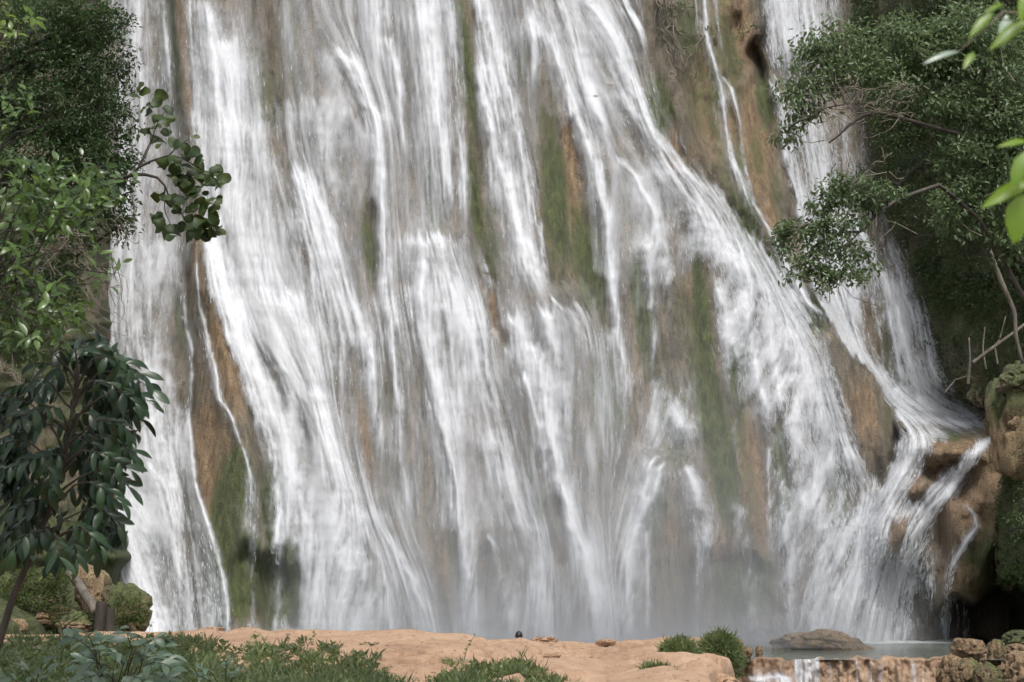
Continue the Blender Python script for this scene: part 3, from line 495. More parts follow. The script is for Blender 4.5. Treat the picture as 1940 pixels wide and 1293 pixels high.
fidx = np.stack([np.arange(nr * nc).reshape(nr, nc)[s] for s in ((slice(None, -1), slice(None, -1)), (slice(1, None), slice(None, -1)), (slice(1, None), slice(1, None)), (slice(None, -1), slice(1, None)))], -1)
allp = WP.reshape(-1, 3)
# flying drops and short threads in front of the sheets
rw = np.random.default_rng(909); wgt = (dens * (1 - .5 * dens) * (chop ** 3) * (strm + .15)).ravel(); wgt = np.where(dens.ravel() > .12, wgt, 0)
pick = rw.choice(len(wgt), 30000, p=wgt / wgt.sum())
dregs = np.pad(reg, ((0, 1), (0, 1)), mode='edge').ravel()[pick]
M_DROP = NT('water_drop'); M_DROP.bsdf(Base_Color=(.80, .83, .87), Roughness=.4, Alpha=.7); M_DROP = M_DROP.m
for k in range(5):
    f = fidx[keep & (reg == k)]
    u, inv = np.unique(f, return_inverse=True)
    me = mesh('waterfall', allp[u], inv.reshape(-1, 4), True, {'dens': dens.ravel()[u], 'chop': chop.ravel()[u]})
    fall = tag(link('waterfall', me, None, M_WATER), WLAB[k], 'waterfall')
    q = pick[dregs == k]; n_ = len(q)
    if n_ < 50 or k == 2: continue
    gx_, gy_ = X.ravel()[q] + rw.normal(size=n_) * 1.5, Y_.ravel()[q] + rw.normal(size=n_) * 2; off = .05 + .35 * rw.random(n_) ** 2
    sl_ = slope.ravel()[q] + rw.normal(size=n_) * .06; Ln = 3 + 16 * rw.random(n_) ** 2; Wd = .25 + .45 * rw.random(n_) ** 2
    dd_ = (depth - thick).ravel()[q] - off
    P4 = np.stack([at(gx_ - sl_ * Ln / 2, gy_ - Ln / 2, dd_), at(gx_ - Wd, gy_, dd_), at(gx_ + sl_ * Ln / 2, gy_ + Ln / 2, dd_), at(gx_ + Wd, gy_, dd_), at(gx_, gy_, dd_ - .012)], 1)
    b_ = (np.arange(n_) * 5)[:, None]; F4 = np.concatenate([b_ + np.array([[0, 1, 4]]), b_ + np.array([[1, 2, 4]]), b_ + np.array([[2, 3, 4]]), b_ + np.array([[3, 0, 4]])], 1).reshape(-1, 3)
    link('droplets', mesh('droplets', P4.reshape(-1, 3), F4, False), fall, M_DROP)['kind'] = 'stuff'
# ---------------------------------------------------------------- ground, pool, sand bar
def earth_material(name, dark, mid, light, scale=1.0, rough=0.9, bump=0.9, stretch=1.0):
    t = NT(name); P = t.coord()
    if stretch != 1: P = t.mapping(P, (1, stretch, 1))
    n1 = t.noise(P, 0.7 * scale, 5, 0.65, 0.4); n2 = t.noise(P, 4.0 * scale, 6, 0.7); n3 = t.noise(P, 26 * scale, 3, 0.6)
    f = t.math('ADD', t.math('MULTIPLY', n1, 0.55), t.math('MULTIPLY', n2, 0.45))
    c = t.ramp(f, [(0.34, dark), (0.48, mid), (0.66, light)])
    pit = t.ramp(t.noise(P, 6 * scale, 5, 0.7, 1.0), [(0.36, 1.0), (0.43, 0.0)])
    c = t.mix(t.math('MULTIPLY', pit, 0.7), c, dark)
    h = t.math('ADD', t.math('MULTIPLY', n2, 0.7), t.math('MULTIPLY', n3, 0.3))
    t.bsdf(Base_Color=c, Roughness=rough, Normal=t.bump(h, bump, 0.08)); return t.m
M_SAND = earth_material('packed_orange_earth', (0.22, 0.130, 0.076), (0.36, 0.230, 0.143), (0.46, 0.315, 0.207), 1.0, stretch=.3)
M_SOIL = earth_material('dark_soil', (0.02, 0.016, 0.010), (0.055, 0.042, 0.024), (0.11, 0.075, 0.040), 1.2)
M_BED = earth_material('pool_bed', (0.03, 0.035, 0.03), (0.06, 0.065, 0.05), (0.10, 0.10, 0.08), 0.6)
M_LEDGE = earth_material('wet_travertine_ledge', (0.20, 0.12, 0.072), (0.38, 0.255, 0.165), (0.54, 0.40, 0.28), 2.2, 0.5)

# ground sheet
me = mesh('ground', [(-300, -120, -1.4), (300, -120, -1.4), (300, 400, -1.4), (-300, 400, -1.4)], [(0, 1, 2, 3)], False)
tag(link('ground', me, None, M_BED), kind='structure')

# pool: a real sheet of ripples
def pool_material():
    t = NT('green_pool_water'); P = t.coord()
    n = t.noise(t.mapping(P, (2.4, 1.4, 1)), 1.5, 5, 0.65, 0.6)
    fo = t.attr('foam'); n2 = t.noise(t.mapping(P, (3, 7, 1)), 1.0, 5, 0.7)
    ff = t.ramp(t.math('ADD', fo, t.math('MULTIPLY', t.math('SUBTRACT', n2, 0.5), 1.1)), [(0.58, 0.0), (0.95, 0.8)])
    c = t.mix(ff, (0.135, 0.155, 0.125), (0.84, 0.86, 0.87))
    t.bsdf(Base_Color=c, Roughness=t.math('ADD', 0.10, t.math('MULTIPLY', ff, 0.5)), Normal=t.bump(n, 0.8, 0.12), IOR=1.33); return t.m
pxs = np.linspace(-22, 24, 260); pys = np.linspace(32.72, 47.5, 150); A, B = np.meshgrid(pxs, pys)
ppx = CX + A / B * FPX / 1.0
foot = np.interp(ppx, [-500, 200, 1400, 1600, 1800, 1850, 2500], [42.2, 42.2, 41.9, 41.4, 41.2, 41.0, 41.0])
foam = 1.05 * np.exp(-np.clip(foot - B, 0, None) / 0.40) * np.interp(ppx, [200, 300, 1380, 1480, 1560, 1620, 1780, 1830, 1860], [1, .8, .2, .2, .35, .75, .65, .3, 0]) + .12 * np.exp(-np.clip(foot - B, 0, None) / 3.0)
zz = 0.012 * (fbm(A * 1.2, B * 2.5, 201, 3) - .5) + 0.06 * np.exp(-np.clip(foot - B, 0, None) / .3) * fbm(A * 4, B * 4, 205, 3) * (foam > .3)
tag(link('pool', mesh('pool', np.stack([A, B, zz], -1).reshape(-1, 3), grid_faces(150, 260), True, {'foam': foam}), None, pool_material()), 'green pool water', kind='structure')

# sand bar between the camera and the pool
BACK = [(-200, 1204), (40, 1200), (180, 1194), (300, 1195), (385, 1191), (400, 1189), (440, 1193), (480, 1187), (520, 1190), (560, 1188), (620, 1191), (700, 1192), (760, 1191), (830, 1195), (880, 1199), (930, 1206), (960, 1205), (985, 1203), (1005, 1210), (1015, 1211), (1060, 1210), (1090, 1212), (1140, 1214), (1170, 1209), (1200, 1206), (1250, 1203), (1310, 1204), (1345, 1207), (1380, 1214), (1396, 1228)]
def bar_height(px, Y):
    py = poly_x([(y, x) for x, y in BACK], px)
    zb = CAM[2] - (py - HORIZON) / FPX * 33.0
    z = zb + (33.0 - Y) * 0.004
    back = np.clip(Y - 32.6, 0, None); z = z - 0.9 * back ** 1.6
    x = (px - CX) / FPX * Y
    z = z + 0.22 * (fbm(x / 2.0, Y / 3.4, 211, 4) - .5) * sstep(33.6, 30.5, Y) + 0.10 * (fbm(x / .6, Y / 1.2, 221, 4) - .5) - .12 * np.exp(-(np.abs(fbm(x / 1.1, Y / 2.2, 231, 3) - .5) / .03) ** 2) * sstep(33.5, 31, Y)
    # a shallow trough in front, where the plants grow
    z = z - 0.30 * sstep(23, 18, Y) * sstep(1010, 780, px + 30 * np.sin(px / 37.)) - .10 * sstep(20, 12, Y)
    endx = 1392 - 34 * sstep(28, 16, Y)
    z = z - 2.2 * sstep(-26, 26, px - endx + 10 * np.sin(Y * 1.7))
    return z
bx = np.arange(-420, 1470, 4.0); by = np.concatenate([np.linspace(7.0, 16, 30), np.linspace(16.15, 34.6, 150)])
A, B = np.meshgrid(bx, by); Z = bar_height(A, B)
sand_bar = tag(link('sand_bar', mesh('sand_bar', np.stack([(A - CX) / FPX * B, B, Z], -1).reshape(-1, 3), grid_faces(len(by), len(bx)), True), None, M_SAND), 'long bank of packed orange earth in front of the pool', kind='structure')
# near bank under the camera
me = mesh('near_bank', [(-40, -30, .05), (40, -30, .05), (40, 7.2, .05), (-40, 7.2, .05), (-40, 16.5, -.9), (40, 16.5, -.9)], [(0, 1, 2, 3), (3, 2, 5, 4)], False)
tag(link('near_bank', me, None, M_SOIL), kind='structure')

# travertine weir that holds the pool
def weir():
    px = np.arange(1380, 1850, 2.2); py = np.concatenate([np.linspace(0, 1, 14), np.linspace(1.05, 2.2, 46)])
    A, T = np.meshgrid(px, py)
    top = np.maximum(0.02 + 0.16 * (fbm(A / 26, T * 0, 241, 3) - .42), -.004) * (1 - np.exp(-((A - 1514) / 24) ** 4)) + .10 * sstep(1740, 1810, A)
    front = 32.6 + .3 * np.sin(A / 40.) + .5 * (fbm(A / 20, T * 0, 243, 3) - .5) + .5 * sstep(1480, 1400, A) * 1.0
    Yv = np.where(T <= 1, front + 1.3 * (1 - T), front - 0.30 * np.sin((T - 1) / 1.2 * pi * .5) + .10 * (T - 1))
    Zv = np.where(T <= 1, top - .03 * (1 - T), top - 1.35 * (T - 1) ** 1.25)
    Yv = Yv - .28 * (fbm(A / 15, T * 5, 251, 4) - .5) * (T > .8) - .10 * (fbm(A / 5, T * 14, 255, 2) - .5) * (T > .9)
    # lower apron the small spill slides over
    ap = sstep(1500, 1470, A) * sstep(1395, 1410, A) * sstep(1.35, 1.5, T)
    Yv = Yv - .8 * ap; Zv = Zv + .12 * ap
    X_ = (A - CX) / FPX * Yv
    return np.stack([X_, Yv, Zv], -1), grid_faces(len(py), len(px)), A, T
wp, wf, wA, wT = weir()
tag(link('travertine_weir', mesh('travertine_weir', wp.reshape(-1, 3), wf), None, M_LEDGE), 'low orange rock ledge damming the edge of the green pool', 'rock ledge')
# water spilling over the weir: the same surface, a little proud
def spill(sel, dens_f, label, off=.05):
    q = wp.copy(); q[..., 1] -= off; q[..., 2] += .02
    nr_, nc_ = wA.shape; d = dens_f(wA, wT) * sel(wA, wT)
    k = (d[:-1, :-1] + d[1:, 1:]) > .03; idx = wf.reshape(nr_ - 1, nc_ - 1, 4)[k]
    u, inv = np.unique(idx, return_inverse=True)
    me = mesh('water_spill', q.reshape(-1, 3)[u], inv.reshape(-1, 4), True, {'dens': d.ravel()[u], 'chop': np.full(len(u), .45)})
    tag(link('water_spill', me, None, M_WATER), label, 'water')
spill(lambda a, t: sstep(26, 20, np.abs(a - 1514)) * sstep(.55, .95, t), lambda a, t: np.clip(.55 + .9 * (fbm(a / 3, t * 2, 261, 2) - .4), 0, 1), 'short white chute of water pouring through the notch in the ledge')
spill(lambda a, t: sstep(1400, 1412, a) * sstep(1492, 1476, a) * sstep(1.22, 1.4, t), lambda a, t: np.clip(.25 + .8 * np.exp(-((t - 1.40 - .06 * np.sin(a / 9)) / .07) ** 2) + 1.0 * (fbm(a / 4, t * 3, 263, 3) - .45) + .5 * sstep(1455, 1475, a), 0, 1), 'thin foamy film sliding over the pink rock beside the chute')
spill(lambda a, t: sstep(1545, 1560, a) * sstep(1740, 1725, a) * sstep(1.0, 1.2, t), lambda a, t: np.clip(2.4 * (fbm(a / 4.5, t * .5, 265, 2) - .58), 0, .6) * sstep(.48, .55, fbm(a / 22, t * 0, 267, 2)), 'thin dribbles hanging down the face of the ledge')

M_HILL = rock_material('wooded_slope_earth', 0.85, 1.0, 1.0)
# ---------------------------------------------------------------- boulders
def unit_(a): return a / np.linalg.norm(a, axis=-1, keepdims=True)
def ico(sub=4):
    import bmesh
    bm = bmesh.new(); bmesh.ops.create_icosphere(bm, subdivisions=sub, radius=1.0)
    v = np.array([p.co[:] for p in bm.verts]); f = np.array([[q.index for q in p.verts] for p in bm.faces]); bm.free(); return v, f
ICO5 = ico(5); ICO4 = ico(4)
def boulder(name, c, r, label, seed, mat=None, moss=.3, tan_=.8, rough=.35, flat=.0, cat='boulder', rotz=0.0, squash=None, base=None, chunk=1.5):
    v, f = ICO5
    n = v.copy()
    d = 1 + rough * 1.6 * (noise3(n * chunk + seed * 3.1, seed) - .5) + rough * .8 * (noise3(n * chunk * 2.7 + seed, seed + 3) - .5) + rough * .35 * (noise3(n * chunk * 7 + seed, seed + 7) - .5) + rough * .30 * (noise3(n * chunk * 16, seed + 11) - .5) - rough * .9 * np.exp(-(np.abs(noise3(n * chunk * 2.2 + 5 + seed, seed + 15) - .5) / .025) ** 2)
    rs = np.random.default_rng(seed * 7 + 1); pn = unit_(rs.normal(size=(16, 3))); pd = .68 + .30 * rs.random(16)
    cut = np.min(np.where(v @ pn.T > .05, pd / np.maximum(v @ pn.T, .05), 9.), 1); cut = np.minimum(cut, 1.08)
    p = v * (d * (.25 + .75 * cut / .92))[:, None]
    if squash: p = np.sign(p) * np.abs(p) ** squash
    p = p * np.array(r); cz, sz = cos(rotz), sin(rotz)
    p = np.stack([p[:, 0] * cz - p[:, 1] * sz, p[:, 0] * sz + p[:, 1] * cz, p[:, 2]], -1)
    up = np.clip(v[:, 2], -1, 1)
    ms = np.clip(moss * (1.2 * noise3(v * 2.3 + seed, seed + 21) + .35 * up), 0, 1.5); tn = np.clip(tan_ * (noise3(v * 2 + seed, seed + 25) + .35), 0, 1.5)
    me = mesh(name, p, f, True, {'moss': ms, 'tan': tn})
    o = link(name, me, None, mat or M_ROCK); o.location = tuple(c)
    return tag(o, label, cat)
def bpx(x0, x1, y0, y1, Y, dy=1.0):
    """centre and radii of a boulder seen in a pixel box at distance Y"""
    c = at((x0 + x1) / 2, (y0 + y1) / 2, Y); k = Y / FPX
    return c, ((x1 - x0) / 2 * k, dy * (x1 - x0) / 2 * k, (y1 - y0) / 2 * k)
c, r = bpx(1472, 1642, 1195, 1265, 38.5, .7)
boulder('islet_rock', c, r, 'flat domed rock rising out of the green pool', 3, moss=.35, tan_=.9, rough=.30, cat='rock')
for i, (x0, x1, y0, y1, Y, lab) in enumerate([(1392, 1412, 1218, 1250, 33.6, 'knobbly tan stone at the grassy end of the earth bank, paler of two'), (1405, 1426, 1224, 1250, 33.5, 'small brown pitted stone between the grassy tuft and a lone upright stone'), (1430, 1444, 1226, 1250, 33.5, 'lone small upright stone standing in the shallow pool edge')]):
    c, r = bpx(x0, x1, y0, y1, Y); boulder('stone', c, r, lab, 30 + i, moss=.1, tan_=1.1, rough=.55, cat='stone')
BR = [(1808, 1868, 1212, 1252, 33.0, .1, 1.9, 'square tan boulder at the end of the ledge'),
      (1868, 1908, 1216, 1262, 33.4, .6, 1.6, 'moss-spotted boulder wedged between two tan boulders'),
      (1902, 1960, 1222, 1262, 33.8, .3, .9, 'greyish boulder behind the big orange boulder'),
      (1893, 1990, 1238, 1320, 31.6, .25, 2.0, 'big smooth orange boulder with green patches'),
      (1806, 1862, 1250, 1310, 32.2, .5, 1.7, 'lumpy wet rock with a round moss pad beside the ledge'),
      (1850, 1900, 1262, 1320, 31.6, .7, .9, 'low rock tucked against the big orange boulder, bearing grey-green moss'),
      (1905, 1970, 1196, 1226, 36.0, .9, .4, 'dark mossy rock at the mouth of the hollow'),
      (1776, 1822, 1240, 1300, 32.4, .05, 1.8, 'pinkish broken rock where the ledge meets the boulders')]
for i, (x0, x1, y0, y1, Y, ms, tn, lab) in enumerate(BR):
    c, r = bpx(x0, x1, y0, y1, Y, .9); boulder('boulder', c, r, lab, 40 + i, moss=ms, tan_=tn, rough=.42, squash=.85)
# ridge stones on the sand bar
for i, (x0, x1, y0, y1, Y, lab) in enumerate([(1008, 1056, 1206, 1222, 31.8, 'flat crusty slab lying on the crest of the earth bank'), (965, 1002, 1222, 1240, 27.0, 'crumbling brown stone half sunk in the earth bank'), (1030, 1060, 1238, 1252, 25.0, 'small crumbly clod with weeds on the earth bank'),
        (384, 424, 1188, 1198, 32.6, 'low crusted stone on the crest near the white foam'), (438, 470, 1190, 1200, 32.4, 'dark-seamed low stone on the crest beside a hump of earth'), (1276, 1318, 1276, 1300, 19.5, 'rounded orange lump of earth below the ferns'), (1130, 1165, 1212, 1226, 30.5, 'broken crust of rock near the highest hump of the bank'), (1325, 1395, 1280, 1312, 20.5, 'broad orange hump under the overhanging fern tuft')]):
    c, r = bpx(x0, x1, y0, y1, Y, 1.1); boulder('stone', c, r, lab, 60 + i, moss=.05, tan_=1.0, rough=.5, cat='stone', mat=M_SAND)

# ---------------------------------------------------------------- wooded hillside on the right
HB = [(1580, -230), (1592, 0), (1612, 150), (1640, 300), (1672, 410), (1704, 490), (1745, 620), (1772, 712), (1802, 758), (1886, 788), (1896, 850), (1900, 1240)]
hx = np.arange(1560, 2420, 6.0); hy = np.arange(-330, 1262, 7.0); A, B = np.meshgrid(hx, hy)
bl = poly_x(HB, B)
def hill_depth(A, B):
    b = poly_x(HB, B); e = A - b
    d0 = cliff_depth(np.minimum(b, 1960), np.maximum(B, -220), False) + .25
    D = d0 - np.where(e > 0, np.minimum(.030 * e, 6.4 + .008 * e), .02 * e)
    D = D - 1.3 * (fbm(A / 80, B / 95, 301, 4) - .5) * sstep(0, 40, e) - .35 * (fbm(A / 18, B / 20, 311, 3) - .5)
    return D
HD = hill_depth(A, B)
hm = np.clip(1.35 * fbm(A / 60, B / 70, 321, 3) - .15, 0, 1.4); ht = np.clip(1.2 * fbm(A / 45, B / 40, 331, 3) - .2 + .5 * np.exp(-((A - 1870) / 60) ** 2 - ((B - 730) / 40) ** 2), 0, 1.4)

_e = A - bl
okf = (_e[:-1, :-1] > -26)
hf = grid_faces(len(hy), len(hx)).reshape(len(hy) - 1, len(hx) - 1, 4)[okf]
u, inv = np.unique(hf, return_inverse=True)
tag(link('hillside', mesh('hillside', at(A, B, HD).reshape(-1, 3)[u], inv.reshape(-1, 4), True, {'moss': hm.ravel()[u], 'tan': ht.ravel()[u] * .55}), None, M_HILL), 'steep shaded wooded slope beside the gully', kind='structure')
# big rocks at its foot
c, r = bpx(1872, 2010, 690, 930, 38.0, .8)
boulder('boulder', c, r, 'tall orange-brown boulder beside the foaming shelf of the cascade', 171, moss=.75, tan_=1.1, rough=.30, chunk=1.2)
# craggy outcrop over the dark hollow
ox = np.arange(1840, 2120, 2.4); oy = np.arange(800, 1150, 3.0); A, B = np.meshgrid(ox, oy)
OL = [(1920, 800), (1912, 850), (1905, 900), (1894, 950), (1884, 1000), (1886, 1060), (1898, 1110), (1925, 1150)]
def outcrop_depth(A, B):
    e = A - poly_x(OL, B); D = 40.2 - 3.4 * sstep(-4, 60, e) - .012 * np.clip(e - 60, 0, None) + np.where(e < 0, -.22 * e, 0)
    D = D - 1.3 * (fbm(A / 46, B / 52, 701, 4) - .5) - .45 * np.abs(fbm(A / 16, B / 22, 711, 3) - .5) * 2 - .16 * (fbm(A / 5, B / 6, 721, 3) - .5)
    low = np.interp(A, [1870, 1900, 1950, 2120], [1100, 1112, 1104, 1100]) + 16 * (fbm(A / 14, B * 0, 731, 3) - .5)
    return D + 4.2 * sstep(-22, 16, B - low) + 1.2 * sstep(860, 815, B)
om = np.clip(1.2 * fbm(A / 30, B / 40, 741, 3) - .1 + .8 * sstep(1895, 1930, A) * sstep(860, 900, B), 0, 1.4); ot = np.clip(1.1 * fbm(A / 26, B / 30, 751, 3) + .1 - .5 * sstep(1920, 1950, A), 0, 1.4)
OD = outcrop_depth(A, B); okf = (A - poly_x(OL, B))[:-1, :-1] > -14; of_ = grid_faces(len(oy), len(ox)).reshape(len(oy) - 1, len(ox) - 1, 4)[okf]; u, inv = np.unique(of_, return_inverse=True)
tag(link('rock_outcrop', mesh('rock_outcrop', at(A, B, OD).reshape(-1, 3)[u], inv.reshape(-1, 4), True, {'moss': om.ravel()[u], 'tan': ot.ravel()[u]}), None, M_HILL), 'craggy creeper-covered rock overhanging the dark hollow by the pool', 'rock')
for i, (x0, x1, y0, y1, Y, lab) in enumerate([(1838, 1884, 722, 776, 43.6, 'dark stone under the roots at the gully floor'), (1895, 1990, 690, 760, 37.6, 'mossy knob on top of the tall orange-brown boulder')]):
    c, r = bpx(x0, x1, y0, y1, Y, .8); boulder('rock', c, r, lab, 80 + i, moss=.9, tan_=.4, rough=.45, cat='rock')

# ---------------------------------------------------------------- bank on the left
LB = [(150, -230), (165, 300), (176, 480), (182, 620), (170, 700), (165, 780), (190, 900), (216, 1000), (228, 1060), (205, 1110), (240, 1160), (262, 1230)]
lx = np.arange(-420, 300, 5.0); ly = np.arange(-330, 1240, 6.0); A, B = np.meshgrid(lx, ly)
b = poly_x(LB, B) + 8 * (fbm(B / 22, A * 0, 341, 2) - .5) * 2; e = b - A
D = 40.6 + .0020 * (1215 - B) - np.minimum(.022 * np.clip(e, 0, None), 5.5) + .17 * np.clip(-e, 0, None) - .9 * (fbm(A / 60, B / 80, 351, 4) - .5) - .25 * (fbm(A / 14, B / 18, 361, 3) - .5)
D = D - 2.4 * sstep(1050, 1190, B) * sstep(-10, 60, e)
lm = np.clip(1.3 * fbm(A / 45, B / 50, 371, 3) - .05 + .5 * sstep(900, 1080, B), 0, 1.4); lt = np.clip(1.0 * fbm(A / 40, B / 36, 381, 3) - .15, 0, 1.4)
lf = grid_faces(len(ly), len(lx)).reshape(len(ly) - 1, len(lx) - 1, 4)[e[:-1, :-1] > -30]
u, inv = np.unique(lf, return_inverse=True)
tag(link('bank', mesh('bank', at(A, B, D).reshape(-1, 3)[u], inv.reshape(-1, 4), True, {'moss': lm.ravel()[u], 'tan': lt.ravel()[u]}), None, M_HILL), 'dark mossy rock bank behind the trees', kind='structure')
LBO = [(198, 280, 1108, 1200, 35.6, .85, 1.2, 'big rounded boulder with green moss at the foot of the white foam'),
       (140, 212, 1072, 1170, 36.6, .35, 1.3, 'bare tan rock sloping down to the mossy rounded boulder'),
       (52, 140, 1150, 1192, 35.0, .25, 1.4, 'low smooth orange rock behind the cut stump'),
       (100, 180, 1160, 1205, 34.6, .9, .8, 'low mossy rock beside the cut stump'),
       (38, 130, 1070, 1160, 36.6, 1.4, .5, 'green moss-clad mound below the dark drooping tree'),
       (10, 50, 1176, 1206, 33.6, .2, 1.4, 'small orange boulder beside the slender trunk'),
       (-60, 40, 1090, 1200, 35.4, 1.3, .3, 'leafy dark mossy rock behind the slender trunk')]
for i, (x0, x1, y0, y1, Y, ms, tn, lab) in enumerate(LBO):
    c, r = bpx(x0, x1, y0, y1, Y, .9); boulder('boulder', c, r, lab, 90 + i, moss=ms, tan_=tn, rough=.30)

# grit, pebbles and bits of bark lying on the bare earth
rp = np.random.default_rng(314); n_ = 700; gx_ = 60 + 1300 * rp.random(n_); gy_ = 17 + 15.5 * rp.random(n_); gz_ = bar_height(gx_, gy_); v0 = np.array([(1, 0, 0), (-.5, .87, 0), (-.5, -.87, 0), (.1, .1, .7), (0, 0, -.4)])
sz = .008 + .024 * rp.random(n_) ** 3; an = rp.random(n_) * 6.28; el = .6 + 1.6 * rp.random(n_)
R_ = np.stack([np.stack([np.cos(an), -np.sin(an)], -1), np.stack([np.sin(an), np.cos(an)], -1)], 1); xy = np.einsum('nij,vj->nvi', R_, v0[:, :2]) * (sz * el)[:, None, None]
P5 = np.concatenate([xy, (v0[None, :, 2] * sz[:, None])[..., None]], -1) + np.stack([(gx_ - CX) / FPX * gy_, gy_, gz_ + .004], -1)[:, None, :]
f0 = np.array([(0, 1, 3), (1, 2, 3), (2, 0, 3), (1, 0, 4), (2, 1, 4), (0, 2, 4)]); F5 = (np.arange(n_) * 5)[:, None, None] + f0
tag(link('gravel', mesh('gravel', P5.reshape(-1, 3), F5.reshape(-1, 3), False), None, M_LEDGE), 'dark grit and bark scattered over the bare earth', 'gravel', kind='stuff')
# ---------------------------------------------------------------- plants: materials and builders
def leaf_material(name, dark, light, rough=0.4, spec=0.5, trans=0.25, tcol=None, by='var', vein=True):
    t = NT(name)
    f = t.attr('var') if by == 'var' else t.n('ShaderNodeObjectInfo').outputs['Random']
    c = t.mix(f, dark, light)
    if vein:
        P = t.coord('Object'); c = t.mix(t.math('MULTIPLY', t.noise(P, 9.0, 3, 0.6), 0.35), c, tuple(x * 1.5 for x in dark))
    p = t.n('ShaderNodeBsdfPrincipled')
    t.put(p.inputs['Base Color'], c); t.put(p.inputs['Roughness'], rough); t.put(p.inputs['Specular IOR Level'], spec)
    tl = t.n('ShaderNodeBsdfTranslucent'); t.put(tl.inputs[0], tcol or tuple(min(1, x * 1.7) for x in light))
    mx = t.mk('ShaderNodeMixShader', {0: trans, 1: p.outputs[0], 2: tl.outputs[0]})
    t.t.links.new(mx.outputs[0], t.out.inputs[0]); return t.m
def bark_material(name, a, b, scale=6.0):
    t = NT(name); P = t.coord(); n = t.noise(t.mapping(P, (1, 1, .3)), scale, 5, .65)
    t.bsdf(Base_Color=t.ramp(n, [(.3, a), (.7, b)]), Roughness=.85, Normal=t.bump(n, .6, .03)); return t.m
M_BARK = bark_material('grey_bark', (.05, .042, .034), (.19, .165, .135))
M_BARKD = bark_material('dark_bark', (.016, .013, .010), (.06, .048, .035))
M_LIMB = bark_material('limb_bark', (.03, .025, .02), (.11, .095, .078))  # limb bark, toned between the grey and the dark one
M_TWIG = bark_material('dry_twig', (.10, .085, .062), (.26, .225, .175))

def unit(a): return a / np.maximum(np.linalg.norm(a, axis=-1, keepdims=True), 1e-9)
def leaf_cloud(c, axis, nrm, L, W, fold=.25, curl=.25):
    """six-point leaves: c base points, axis tip direction, nrm upper side"""
    axis = unit(axis); side = unit(np.cross(axis, nrm)); nn = np.cross(side, axis)
    L = L[:, None]; W = W[:, None]
    q = lambda a, s, h: c + axis * (a * L) + side * (s * W) + nn * (h * W)
    P = np.stack([q(0, 0, 0), q(.32, .5, fold), q(.70, .40, fold * .6 - curl * .4), q(1, 0, -curl), q(.70, -.40, fold * .6 - curl * .4), q(.32, -.5, fold)], 1)
    n = len(c); b = (np.arange(n) * 6)[:, None]
    F = np.concatenate([b + np.array([[0, 1, 2, 3]]), b + np.array([[0, 3, 4, 5]])], 1).reshape(-1, 4)
    return P.reshape(-1, 3), F
def crown_points(blob_list, Y, Yr, step, per, spread, rr, hollow=.35):
    """clump centres through lumpy ellipsoids given in photo pixels; returns leaf bases and outward directions"""
    out, dirs, cen = [], [], []
    for b in blob_list:
        x, y, rx, ry = b[:4]; Yb = b[4] if len(b) > 4 else Y
        n = max(3, int(rx * ry * 3.1 / step ** 2))
        u = unit(rr.normal(size=(n, 3))); rad = (hollow + (1 - hollow) * rr.random(n) ** .6)[:, None]
        o = u * rad
        ctr = at(x, y, Yb); k = Yb / FPX
        p = ctr + o * np.array([rx * k, min(rx, ry) * k * Yr, ry * k])
        cen.append(p); dirs.append(u)
    return np.vstack(cen), np.vstack(dirs)
def foliage(name, parent, mat, centres, outd, per, spread, L, W, rr, droop=.35, upb=.6, var_lo=0., var_hi=1.):
    n = len(centres); c = np.repeat(centres, per, 0); o = np.repeat(outd, per, 0)
    g = rr.normal(size=(n * per, 3)); pos = c + g * spread * np.array([1, 1, .7])
    ax = unit(.6 * o + .8 * unit(rr.normal(size=(n * per, 3))) + np.array([0, 0, -droop]))
    nr = unit(np.array([0, 0, upb]) + .7 * rr.normal(size=(n * per, 3)) + .45 * o)
    Ls = L * (.65 + .7 * rr.random(n * per)); Ws = W * (.7 + .6 * rr.random(n * per))
    P, F = leaf_cloud(pos, ax, nr, Ls, Ws)
    big_ = noise3(centres / 1.1, 17); big_ = np.clip((big_ - .5) * 2.6 + .5, 0, 1); cv = np.repeat(.5 * rr.random(n) + .5 * big_, per); var = np.clip(var_lo + (var_hi - var_lo) * (.55 * cv + .45 * rr.random(n * per)), 0, 1)
    me = mesh(name, local(parent, P), F, False, {'var': np.repeat(var, 6)})
    return link(name, me, parent, mat)
def tubes(name, parent, mat, lines, sides=6):
    """lines: list of (points n x 3, radii n) -> one mesh of tapered limbs"""
    Vs, Fs, k = [], [], 0
    for pts, rad in lines:
        pts = np.asarray(pts, float); rad = np.broadcast_to(np.asarray(rad, float), (len(pts),)); n = len(pts)
        tg = unit(np.gradient(pts, axis=0)); ref = np.where(np.abs(tg[:, 2:3]) > .9, np.array([[1., 0, 0]]), np.array([[0, 0, 1.]]))
        s = unit(np.cross(tg, ref)); t2 = np.cross(s, tg); a = np.arange(sides) * 2 * pi / sides
        ring = pts[:, None, :] + rad[:, None, None] * (s[:, None, :] * np.cos(a)[None, :, None] + t2[:, None, :] * np.sin(a)[None, :, None])
        Vs.append(ring.reshape(-1, 3)); i = np.arange(n * sides).reshape(n, sides) + k; j = np.roll(i, -1, 1)
        Fs.append(np.stack([i[:-1], j[:-1], j[1:], i[1:]], -1).reshape(-1, 4))
        Vs.append(pts[-1:]); e = k + n * sides; k = e + 1
        Fs.append(np.stack([i[-1], j[-1], np.full(sides, e), np.full(sides, e)], -1))
    Vs = np.vstack(Vs); Fs = np.vstack(Fs)
    me = bpy.data.meshes.new(name); me.from_pydata(local(parent, Vs).tolist(), [], [list(dict.fromkeys(f)) for f in Fs.tolist()]); me.update()
    me.polygons.foreach_set('use_smooth', np.ones(len(me.polygons), dtype=bool))
    return link(name, me, parent, mat)
